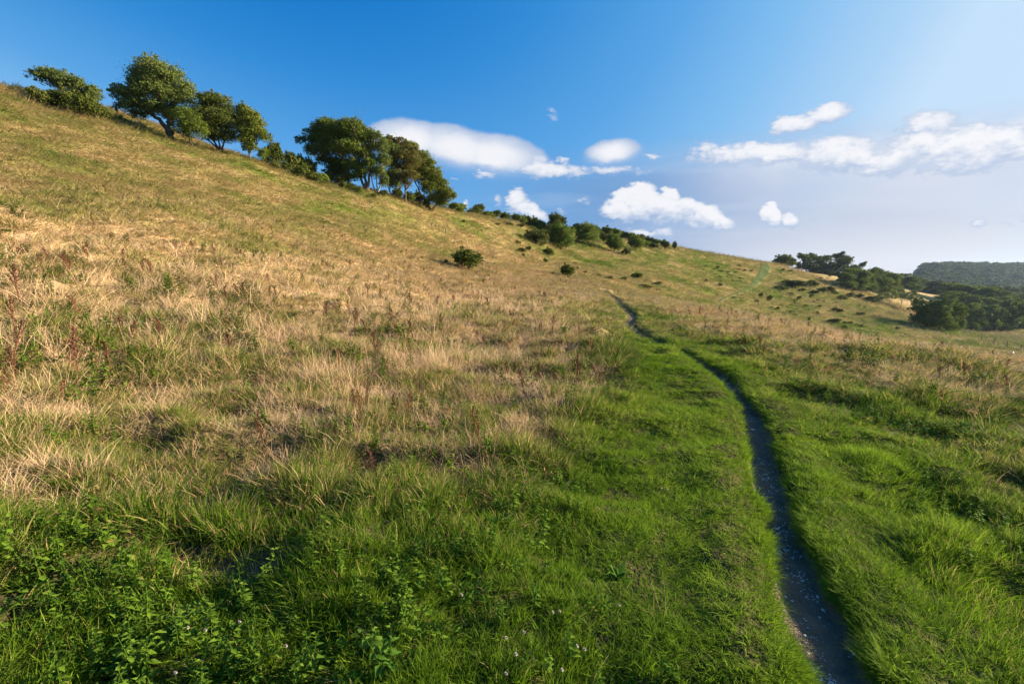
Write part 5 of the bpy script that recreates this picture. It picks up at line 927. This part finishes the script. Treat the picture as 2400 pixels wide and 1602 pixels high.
# ------------------------------------------------------------------ bushes
def bush_proto(leaf, n, size, seed, flat=0.5):
    rng = np.random.default_rng(seed); B = []
    for i in range(9):
        a = i * 2.4 + rng.random(); r = 0.30 * math.sqrt((i + .5) / 9)
        B.append((math.cos(a) * r, math.sin(a) * r, 0.30 + 0.30 * rng.random() * (1 - r), rng.uniform(.17, .25), rng.uniform(.17, .25), rng.uniform(.2, .32)))
    me, cc = crown_mesh("foliage", np.array(B), n, size, M[leaf], seed)
    parts = [tube(bez(np.zeros(3), np.array([q[0] * .3, q[1] * .3, q[2] * .5]), q, 5), np.linspace(.022, .006, 5), 4) for q in cc[:9]]
    V, F, A = join(parts)
    return me, mesh_np("stems", V, F, M['bark'])
BP = {'gorse': [bush_proto('leaf_gorse', 4600, 0.06, 201 + i) for i in range(3)],
      'dark': [bush_proto('leaf_dark', 5200, 0.055, 211 + i) for i in range(2)],
      'mid': [bush_proto('leaf_mid', 4600, 0.06, 221 + i) for i in range(2)],
      'small': [bush_proto('leaf_gorse', 1100, 0.11, 231 + i) for i in range(3)]}
rb = np.random.default_rng(99)
def place_bush(kind, b, label, group=None, name="bush", i=0, stretch=1.12):
    x, y, z, w, h = b
    pr = BP[kind][i % len(BP[kind])]
    g0 = gz(x, y) - 0.06
    H = max(z + h - g0, 0.25) * (1.2 if group and 'ridge' in group or group and 'middle' in group else 1.1); st = stretch * rb.uniform(.9, 1.1)
    root = empty(name, (x, y, g0), rb.uniform(0, 6.28)); root.scale = (w * st, w * stretch * rb.uniform(.75, 1.0), H / 0.84)
    tag(root, label, "bush", group)
    link(bpy.data.objects.new("foliage", pr[0]), root)
    if kind != 'small': link(bpy.data.objects.new("stems", pr[1]), root)
    return root
L1 = ["leftmost bush of the dark thicket at the top left", "second bush from the left in the top left thicket", "tall middle bush of the dark thicket at the top left",
      "darkest bush of the top left thicket, right of its middle", "second bush from the right in the top left thicket", "low feathery bush ending the top left thicket on its right", "small bush at the foot of the tallest ridge tree"]
for i, b in enumerate(BUSHES['ridge_left']): place_bush('gorse' if i in (0, 5, 6) else 'dark', b, L1[i], "dark bushes of the top left thicket" if i < 6 else None, i=i)
L2 = {0: "dome shaped dark bush between the two ridge tree groups"}
for i, b in enumerate(BUSHES['between']): place_bush(['gorse', 'mid', 'gorse', 'dark'][i % 4] if i else 'dark', b, L2.get(i, "scrubby green bush on the slope edge between the two ridge tree groups"), "scrub between the ridge tree groups", i=i)
for i, b in enumerate(BUSHES['under']): place_bush('dark' if i < 4 else 'mid', b, "dark undergrowth bush beneath the right trees of the middle clump" if i < 4 else "green bush just right of the middle clump on the skyline", "undergrowth of the middle clump" if i < 4 else "bushes right of the middle clump", i=i)
for i, b in enumerate(BUSHES['skyline']): place_bush(['mid', 'gorse', 'dark'][i % 3], b, "small dark round bush on the skyline right of the middle clump" if i == 1 else "green bush in the hedge of scrub along the skyline", "scrub hedge along the skyline", i=i)
for i, b in enumerate(BUSHES['slope_mid']): place_bush('gorse' if i else 'dark', b, "dark rounded bush on the slope below the row of hawthorns" if i == 0 else "low scrub bush on the slope around the row of hawthorns", "scrub around the row of hawthorns", i=i)
L3 = {0: "large dark rounded bush alone in the straw grass left of the path head", 1: "tiny dark bush close left of the large lone bush", 2: "dark bush above the head of the path, second largest in the straw grass",
      3: "low dark bramble touching the bush above the path head", 7: "flat topped dark bush on the slope beyond the path head"}
for i, b in enumerate(BUSHES['field']): place_bush('dark' if i in (0, 1, 2, 7) else 'gorse', b, L3.get(i, "low scrub bush scattered beyond the head of the path"), "bushes beyond the head of the path" if i > 3 else None, i=i)
for i, b in enumerate(BUSHES['scrub']): place_bush('gorse', b, "broad low dark mound of scrub left of the valley trees" if i == 7 else "rounded scrub bush on the far hillside in front of the valley trees", "scrub bushes on the far hillside", i=i)
for i, b in enumerate(BUSHES['tufts'][::3] + BUSHES['tufts'][1::3]): place_bush('small', b, "tiny scrub tuft dotting the far hillside turf", "tiny scrub tufts on the far hillside", name="scrub_tuft", i=i)

# ------------------------------------------------------------------ far wooded hill, hamlet
M['farground'] = mat_plain("far_hill_earth", (0.03, 0.045, 0.015), (0.06, 0.07, 0.02), 0.02)
def far_z(x, y):
    # broad ridge rising to the right beyond the valley
    k = sstep(x - (y - 560) * 0.823, 448, 470)
    prof = sstep(y, 480, 720) * (1 - sstep(y, 900, 1200))
    return -24 + prof * (5 + 22.5 * k + 4 * vnoise(x, y, 260, 3) * k)
def build_far():
    X, Y = np.meshgrid(np.linspace(150, 2000, 90), np.linspace(470, 1250, 60), indexing='ij')
    Z = far_z(X, Y); V = np.stack([X, Y, Z], -1).reshape(-1, 3)
    a = (np.arange(89)[:, None] * 60 + np.arange(59)[None]).ravel(); F = np.stack([a, a + 60, a + 61, a + 1], -1)
    me = mesh_np("far_hill", V, F, M['farground'], smooth=True)
    tag(mobj("far_hill", me), "long low hill beyond the valley on the right", "hill", kind='structure')
    rng = np.random.default_rng(8); c = bpy.data.collections.new("distant_crowns")
    for i, (leaf) in enumerate(['leaf_dark', 'leaf_dark', 'leaf_dark']):
        B = [(rng.uniform(-.2, .2), rng.uniform(-.2, .2), rng.uniform(.5, .75), .28, .28, .2) for _ in range(6)]
        me, _ = crown_mesh("distant_crown", np.array(B), 500, 0.13, M[leaf], 300 + i)
        c.objects.link(bpy.data.objects.new("distant_crown_%02d" % i, me))
    n = 7000
    x = rng.uniform(430, 1750, n); y = rng.uniform(500, 860, n)
    lim = 465 + (y - 560) * 0.823
    k = (x > lim + rng.normal(0, 6, n)) & (x < y * 1.75) | ((y > 760) & (x > 470 + (y - 700) * .5) & (rng.random(n) < .8))
    x, y = x[k], y[k]; n = len(x); s = rng.uniform(11, 16, n)
    scatter_obj("distant_wood", x, y, far_z(x, y) - 3, rng.uniform(0, 6.28, n), np.zeros(n), np.zeros(n), s * 1.15, s, rng.integers(0, 3, n), {'dry': np.zeros(n)}, c, "dark mass of woodland covering the far hill on the right", "woodland")
build_far()

def box(V0, V1):
    x0, y0, z0 = V0; x1, y1, z1 = V1
    V = np.array([[x0, y0, z0], [x1, y0, z0], [x1, y1, z0], [x0, y1, z0], [x0, y0, z1], [x1, y0, z1], [x1, y1, z1], [x0, y1, z1]], float)
    F = np.array([[0, 3, 2, 1], [4, 5, 6, 7], [0, 1, 5, 4], [1, 2, 6, 5], [2, 3, 7, 6], [3, 0, 4, 7]])
    return V, F, np.full((8, 3), .5)
M['white'] = mat_plain("white_paint", (0.68, 0.67, 0.64), (0.8, 0.79, 0.77), 3, 0.7, 0.05)
M['slate'] = mat_plain("grey_roof", (0.10, 0.11, 0.13), (0.2, 0.21, 0.24), 1, 0.6, 0.05)
M['glass'] = mat_plain("dark_window", (0.03, 0.035, 0.045), (0.05, 0.06, 0.07), 1, 0.25, 0.0, 0.5)
M['wood'] = mat_plain("weathered_wood", (0.06, 0.045, 0.035), (0.15, 0.12, 0.09), 12)
def house(x, y, z, w, d, h, rz, label, roof=3.0):
    r = empty("house", (x, y, z), rz); tag(r, label, "house", "pale buildings of the distant hamlet")
    V, F, A = box((-w / 2, -d / 2, -3), (w / 2, d / 2, h)); mobj("wall", mesh_np("wall", V, F, M['white']), r)
    e = .5
    V = np.array([[-w / 2 - e, -d / 2 - e, h + .02], [w / 2 + e, -d / 2 - e, h + .02], [w / 2 + e, d / 2 + e, h + .02], [-w / 2 - e, d / 2 + e, h + .02], [-w / 2 - e, 0, h + roof], [w / 2 + e, 0, h + roof]], float)
    me = mesh_np("roof", V, [np.array([[0, 1, 5, 4], [2, 3, 4, 5], [0, 3, 2, 1]]), np.array([[0, 4, 3], [1, 2, 5]])], M['slate']); mobj("roof", me, r)
    n = max(2, int(w / 4))
    for i in range(n):
        cx = -w / 2 + (i + .5) * w / n
        V, F, A = box((cx - .6, -d / 2 - .08, h * .35), (cx + .6, -d / 2 - .003, h * .75)); mobj("window", mesh_np("window", V, F, M['glass']), r)
for a in [(598, 740, -17.5, 22, 8, 3.2, .1, "long low white building of the distant hamlet, lowest of the group", 1.2), (622, 745, -13.5, 11, 8, 4.5, -.2, "white gabled house right of the hamlet, beside the far wood", 3),
          (585, 760, -13.5, 8, 7, 5, .2, "small gabled house in the middle of the hamlet", 3), (600, 765, -12.5, 8, 7, 5, -.1, "gabled house just right of the middle of the hamlet", 3), (571, 752, -15.5, 7, 6, 4, .3, "leftmost small house of the hamlet", 2.6)]:
    house(*a)

# flint and chalk pebbles on the path
def pebble_mesh(seed):
    rng = np.random.default_rng(seed); V = []; n = 7
    for j, (zz, rr_) in enumerate([(-.3, .7), (0, 1.0), (.32, .72)]):
        for i in range(n):
            a = 6.283 * i / n; r = rr_ * (1 + .22 * rng.normal()); V.append((math.cos(a) * r, math.sin(a) * r * .7, zz * (1 + .2 * rng.normal())))
    V.append((0, 0, .45)); F = []
    for j in range(2):
        for i in range(n): F.append([j * n + i, j * n + (i + 1) % n, (j + 1) * n + (i + 1) % n, (j + 1) * n + i])
    T3 = np.array([[2 * n + i, 2 * n + (i + 1) % n, 3 * n] for i in range(n)])
    return V, F, T3
# ------------------------------------------------------------------ fences, posts, sheep, small things
def post(parts, x, y, z0, z1, r):
    parts.append(tube([(x, y, z0), (x, y, (z0 + z1) / 2), (x, y, z1)], [r, r, r * .9], 6))
def fence(name, pts, h, label, mat, r=0.05, wires=(0.9, 0.55, 0.2), wr=0.008, group=None):
    x0, y0 = pts[0]; g0 = gz(x0, y0); root = empty(name, (x0, y0, g0)); tag(root, label, "fence", group)
    tops = []
    for x, y in pts:
        g = gz(x, y) - g0; p = []; post(p, x - x0, y - y0, g - .3, g + h, r); V, F, A = join(p); mobj("post", mesh_np("post", V, F, mat, smooth=True), root); tops.append((x - x0, y - y0, g))
    tops = np.array(tops); p = []
    for f in wires:
        q = tops.copy(); q[:, 2] += h * f; p.append(tube(q, np.full(len(q), wr), 4))
    V, F, A = join(p); mobj("wire" if wr < .03 else "rail", mesh_np("wire", V, F, mat), root)
    return root
fp = [SPOTS[k][:2] for k in ('f0', 'f1', 'f3', 'f4', 'f5')]
fpts = [tuple(np.array(fp[0]) + (np.array(fp[-1]) - np.array(fp[0])) * t) for t in np.linspace(0, 1.6, 8)]
fence("wire_fence", fpts, 1.15, "dark post and wire fence crossing the valley pasture at the right edge", M['wood'], 0.06)
ra, rb_ = SPOTS['rail_a'], SPOTS['rail_b']
fence("rail_fence", [ra[:2], ((ra[0] + rb_[0]) / 2, (ra[1] + rb_[1]) / 2), rb_[:2]], 0.55, "short broken wooden rail on the slope below the middle clump", M['wood'], 0.05, (0.95,), 0.04)
wp = SPOTS['white_post']
r_ = empty("fence_post", (wp[0], wp[1], gz(wp[0], wp[1]))); tag(r_, "thin white post with a white tape slanting down to the left on the ridge", "post")
p = []; post(p, 0, 0, -.2, .85, .025); V, F, A = join(p); mobj("post", mesh_np("post", V, F, M['white']), r_)
V, F, A = tube([(0, 0, .52), (-.6, 0, .42), (-1.2, 0.1, .36)], [.015] * 3, 4); mobj("tape", mesh_np("tape", V, F, M['white']), r_)
M['chalkrock'] = mat_plain("chalk_block", (0.6, 0.58, 0.52), (0.78, 0.76, 0.7), 9, 0.9, 0.4)
def far_stone(spot, seed, label):
    V, F, T3 = pebble_mesh(seed); x, y = spot[:2]
    o = mobj("stone", mesh_np("stone", np.array(V), [np.array(F), T3], M['chalkrock'], smooth=True), loc=(x, y, gz(x, y) + .08)); o.scale = (.16, .15, .22); tag(o, label, "stone")
far_stone(SPOTS['sheep1'], 671, "small white stone near the edge of the valley wood"); far_stone(SPOTS['sheep2'], 672, "small white stone further right, above the wire fence")
# small white and red box by the fence
x, y = SPOTS['box'][:2]; r_ = empty("storage_box", (x, y, gz(x, y)), .5); tag(r_, "small white and reddish box standing below the valley fence", "box")
V, F, A = box((-.24, -.15, 0), (.06, .15, .34)); mobj("panel", mesh_np("panel", V, F, M['white']), r_)
M['red'] = mat_plain("faded_red", (0.3, 0.12, 0.08), (0.4, 0.18, 0.12), 9)
V, F, A = box((.064, -.15, 0), (.24, .15, .38)); mobj("panel", mesh_np("panel", V, F, M['red']), r_)
# mole hills
M['mole'] = mat_plain("mole_earth", (0.05, 0.035, 0.025), (0.10, 0.075, 0.05), 20, 0.95, 0.8)
def mole(spot, k):
    x, y = spot[:2]; n = 14; rr = np.linspace(0, 1, 6); V = [(0, 0, .22)]; rng = np.random.default_rng(k)
    for r in rr[1:]:
        for a in np.linspace(0, 2 * math.pi, n, endpoint=False): V.append((math.cos(a) * r * .4 * (1 + .1 * rng.normal()), math.sin(a) * r * .4, .22 * (1 - r ** 1.6) - .05 * (r > .95)))
    F = []; T3 = [[0, 1 + i, 1 + (i + 1) % n] for i in range(n)]
    for j in range(4):
        for i in range(n): F.append([1 + j * n + i, 1 + (j + 1) * n + i, 1 + (j + 1) * n + (i + 1) % n, 1 + j * n + (i + 1) % n])
    o = mobj("molehill", mesh_np("molehill", np.array(V), [np.array(T3), np.array(F)], M['mole'], smooth=True), loc=(x, y, gz(x, y)))
    tag(o, "small dark molehill in the valley pasture", "molehill", "molehills in the valley pasture")
for i, k in enumerate(('m1', 'm2', 'm3', 'm4', 'm5')): mole(SPOTS[k], i)

# ------------------------------------------------------------------ single plants worth naming
def set_var(me): return me
def single(name, data, mat, x, y, label, cat, rz=0, sc=1.0, group=None, sink=0.01, tilt=(0, 0)):
    V, F, A = data
    me = mesh_np(name, V, F, mat, {'var': A}); o = mobj(name, me, loc=(x, y, gz(x, y) - sink)); o.rotation_euler = (tilt[0], tilt[1], rz); o.scale = (sc,) * 3
    tag(o, label, cat, group); return o
M['rust'] = mat_leaf("rust_stem", (0.11, 0.04, 0.02), (0.19, 0.075, 0.035), trans=0.1)
M['drydock'] = mat_leaf("dry_dock", (0.10, 0.05, 0.03), (0.20, 0.09, 0.045), trans=0.1)
M['herbsolo'] = mat_leaf("thistle_leaf", (0.035, 0.075, 0.014), (0.085, 0.14, 0.028), trans=0.3)
M['nettlesolo'] = mat_leaf("nettle_leaf", (0.06, 0.14, 0.016), (0.13, 0.24, 0.03), trans=0.3)
s = SPOTS
single("tall_dock", deadstem(0.42, 501, 6), M['rust'], s['dock'][0], s['dock'][1], "tall rusty red dock stalk standing in the rough grass left of centre", "plant", tilt=(0, -.08))
single("tall_dock", deadstem(0.60, 502, 9), M['drydock'], s['docks_r1'][0], s['docks_r1'][1], "left of two dark brown dock stalks right of the distant path", "plant", group="brown dock stalks right of the path")
single("tall_dock", deadstem(0.55, 503, 8), M['drydock'], s['docks_r2'][0] + .2, s['docks_r2'][1], "right of two dark brown dock stalks right of the distant path", "plant", group="brown dock stalks right of the path")
single("thistle", nettle(0.62, 9, .15, .05, 510), M['herbsolo'], s['thistle1'][0], s['thistle1'][1], "dark green thistle clump in the straw, left of the two", "plant", tilt=(0, -.2))
single("thistle", nettle(0.60, 9, .15, .05, 511), M['herbsolo'], s['thistle2'][0], s['thistle2'][1], "dark green thistle clump in the straw, right of the two", "plant", tilt=(0, -.15))
single("thistle", nettle(0.7, 9, .15, .06, 512), M['herbsolo'], s['thistle3'][0], s['thistle3'][1], "tall green thistle at the left edge of the photo", "plant", tilt=(0, -.2))
for k, (dx, dy) in enumerate([(0, 0), (.18, .1), (-.2, .15), (.38, .3)]):
    single("thistle", nettle(0.62 - .06 * k, 8, .12, .07, 520 + k), M['herbsolo'], s['bigplant'][0] + dx, s['bigplant'][1] + dy, "leafy dark weed stem in the tall cluster at the right field edge", "plant", group="tall leafy weeds at the right field edge")
single("nettle", nettle(0.26, 7, .065, .04, 530), M['nettlesolo'], s['nettle'][0], s['nettle'][1], "upright nettle at the bottom edge left of centre", "plant")
single("dock_plant", rosette(14, .10, .035, 1.3, 531), M['nettlesolo'], s['rosette'][0], s['rosette'][1], "bright green dock rosette in the turf left of the path", "plant")
single("ragwort", herb(0.42, 40, .05, .03, 532, .12), M['leaf_gold'], s['ragwort'][0], s['ragwort'][1], "yellow flecked ragwort in the straw right of the path", "plant")
# white clover heads
M['petal'] = mat_plain("clover_petal", (0.42, 0.35, 0.28), (0.58, 0.50, 0.42), 60, 0.7, 0.1)
def clover():
    parts = []; rng = np.random.default_rng(9)
    for i in range(60):
        z = 1 - 2 * (i + .5) / 60; a = i * 2.4; r = math.sqrt(1 - z * z); d = np.array([math.cos(a) * r, math.sin(a) * r, z])
        if z < -.7: continue
        parts.append(leafcard(d * .002, d + rng.normal(0, .12, 3), np.array([.1, .2, 1.0]), .0085, .0042, (.5, .5)))
    V, F, A = join(parts); return mesh_np("flower_head", V, F, M['petal'])
CH = clover()   # one head, shared
Vs, Fs, As = tube([(0, 0, 0), (.004, 0, .05), (0, .002, .1)], [.0014, .0012, .001], 5)
CS = mesh_np("stem", Vs, Fs, M['nettlesolo'], {'var': As})
for i, (x, y) in enumerate(CLOVER):
    r_ = empty("clover_flower", (x, y, gz(x, y) + .01), i); tag(r_, "small white clover flower head in the near turf", "flower", "white clover flowers in the near turf")
    r_.scale = (.72, .72, .72)
    h_ = link(bpy.data.objects.new("flower_head", CH), r_); h_.location = (0, .002, .10)
    link(bpy.data.objects.new("stem", CS), r_)

M['chalk'] = mat_plain("chalk_stone", (0.40, 0.39, 0.38), (0.62, 0.60, 0.57), 30, 0.8, 0.2)
def stones():
    c = bpy.data.collections.new("gravel")
    for i in range(4):
        V, F, T3 = pebble_mesh(600 + i); c.objects.link(bpy.data.objects.new("gravel_%02d" % i, mesh_np("pebble", np.array(V), [np.array(F), T3], M['chalk'])))
    rng = np.random.default_rng(12); X = []; Y = []
    P = PN; 
    for k in range(6500):
        i = rng.integers(0, len(P) - 1); t = rng.random(); q = P[i] + (P[i + 1] - P[i]) * t
        u = rng.normal(-.05, .26); X.append(q[0] + u * q[2]); Y.append(q[1] + rng.normal(0, .05))
    x, y = np.array(X), np.array(Y)
    k = (fbm(x, y, .35, 2, 91) + rng.normal(0, .16, len(x)) > .16) & (path_mask(x, y) < -.02)
    x, y = x[k], y[k]; n = len(x); s_ = np.clip(rng.lognormal(math.log(.0035), .5, n), .0018, .016)
    scatter_obj("gravel", x, y, ground_z(x, y) + .008 + s_ * .1, rng.uniform(0, 6.28, n), rng.normal(0, .2, n), rng.normal(0, .2, n), s_, s_ * .7, rng.integers(0, 4, n), {'dry': np.zeros(n)}, c, "pale chalk and flint chips scattered along the footpath", "gravel")
stones()
for i, (t, u, sz, lab) in enumerate([(9.3, -.1, .022, "flat pale flint on the path, the furthest of the larger stones"), (7.4, -.12, .018, "pale oval chalk stone on the path, middle of the larger stones"), (4.2, -.1, .016, "small round white stone on the path, nearest of the larger stones")]):
    k = int(t * 4); q = PN[min(k, len(PN) - 1)]; V, F, T3 = pebble_mesh(640 + i)
    o = mobj("stone", mesh_np("stone", np.array(V), [np.array(F), T3], M['chalk'], smooth=True), loc=(q[0] + u * q[2], q[1], gz(q[0] + u * q[2], q[1]) + .008)); o.scale = (sz * 1.3, sz, sz * .6); tag(o, lab, "stone")

# ------------------------------------------------------------------ thin evening haze
def build_haze():
    m = bpy.data.materials.new("air"); m.use_nodes = True; w = NT(m.node_tree)
    out = w.n('ShaderNodeOutputMaterial')
    v_ = w.n('ShaderNodeVolumePrincipled', {'Color': (0.50, 0.70, 1.0, 1), 'Density': 0.00008, 'Anisotropy': 0.6})
    w.t.links.new(v_.outputs[0], out.inputs['Volume'])
    V, F, A = box((-150, -60, -40), (1500, 1260, 36))
    o = mobj("haze", mesh_np("haze", V, F, m)); tag(o, "thin bluish evening haze over the valley", "haze", kind='stuff')
if HAZE: build_haze()
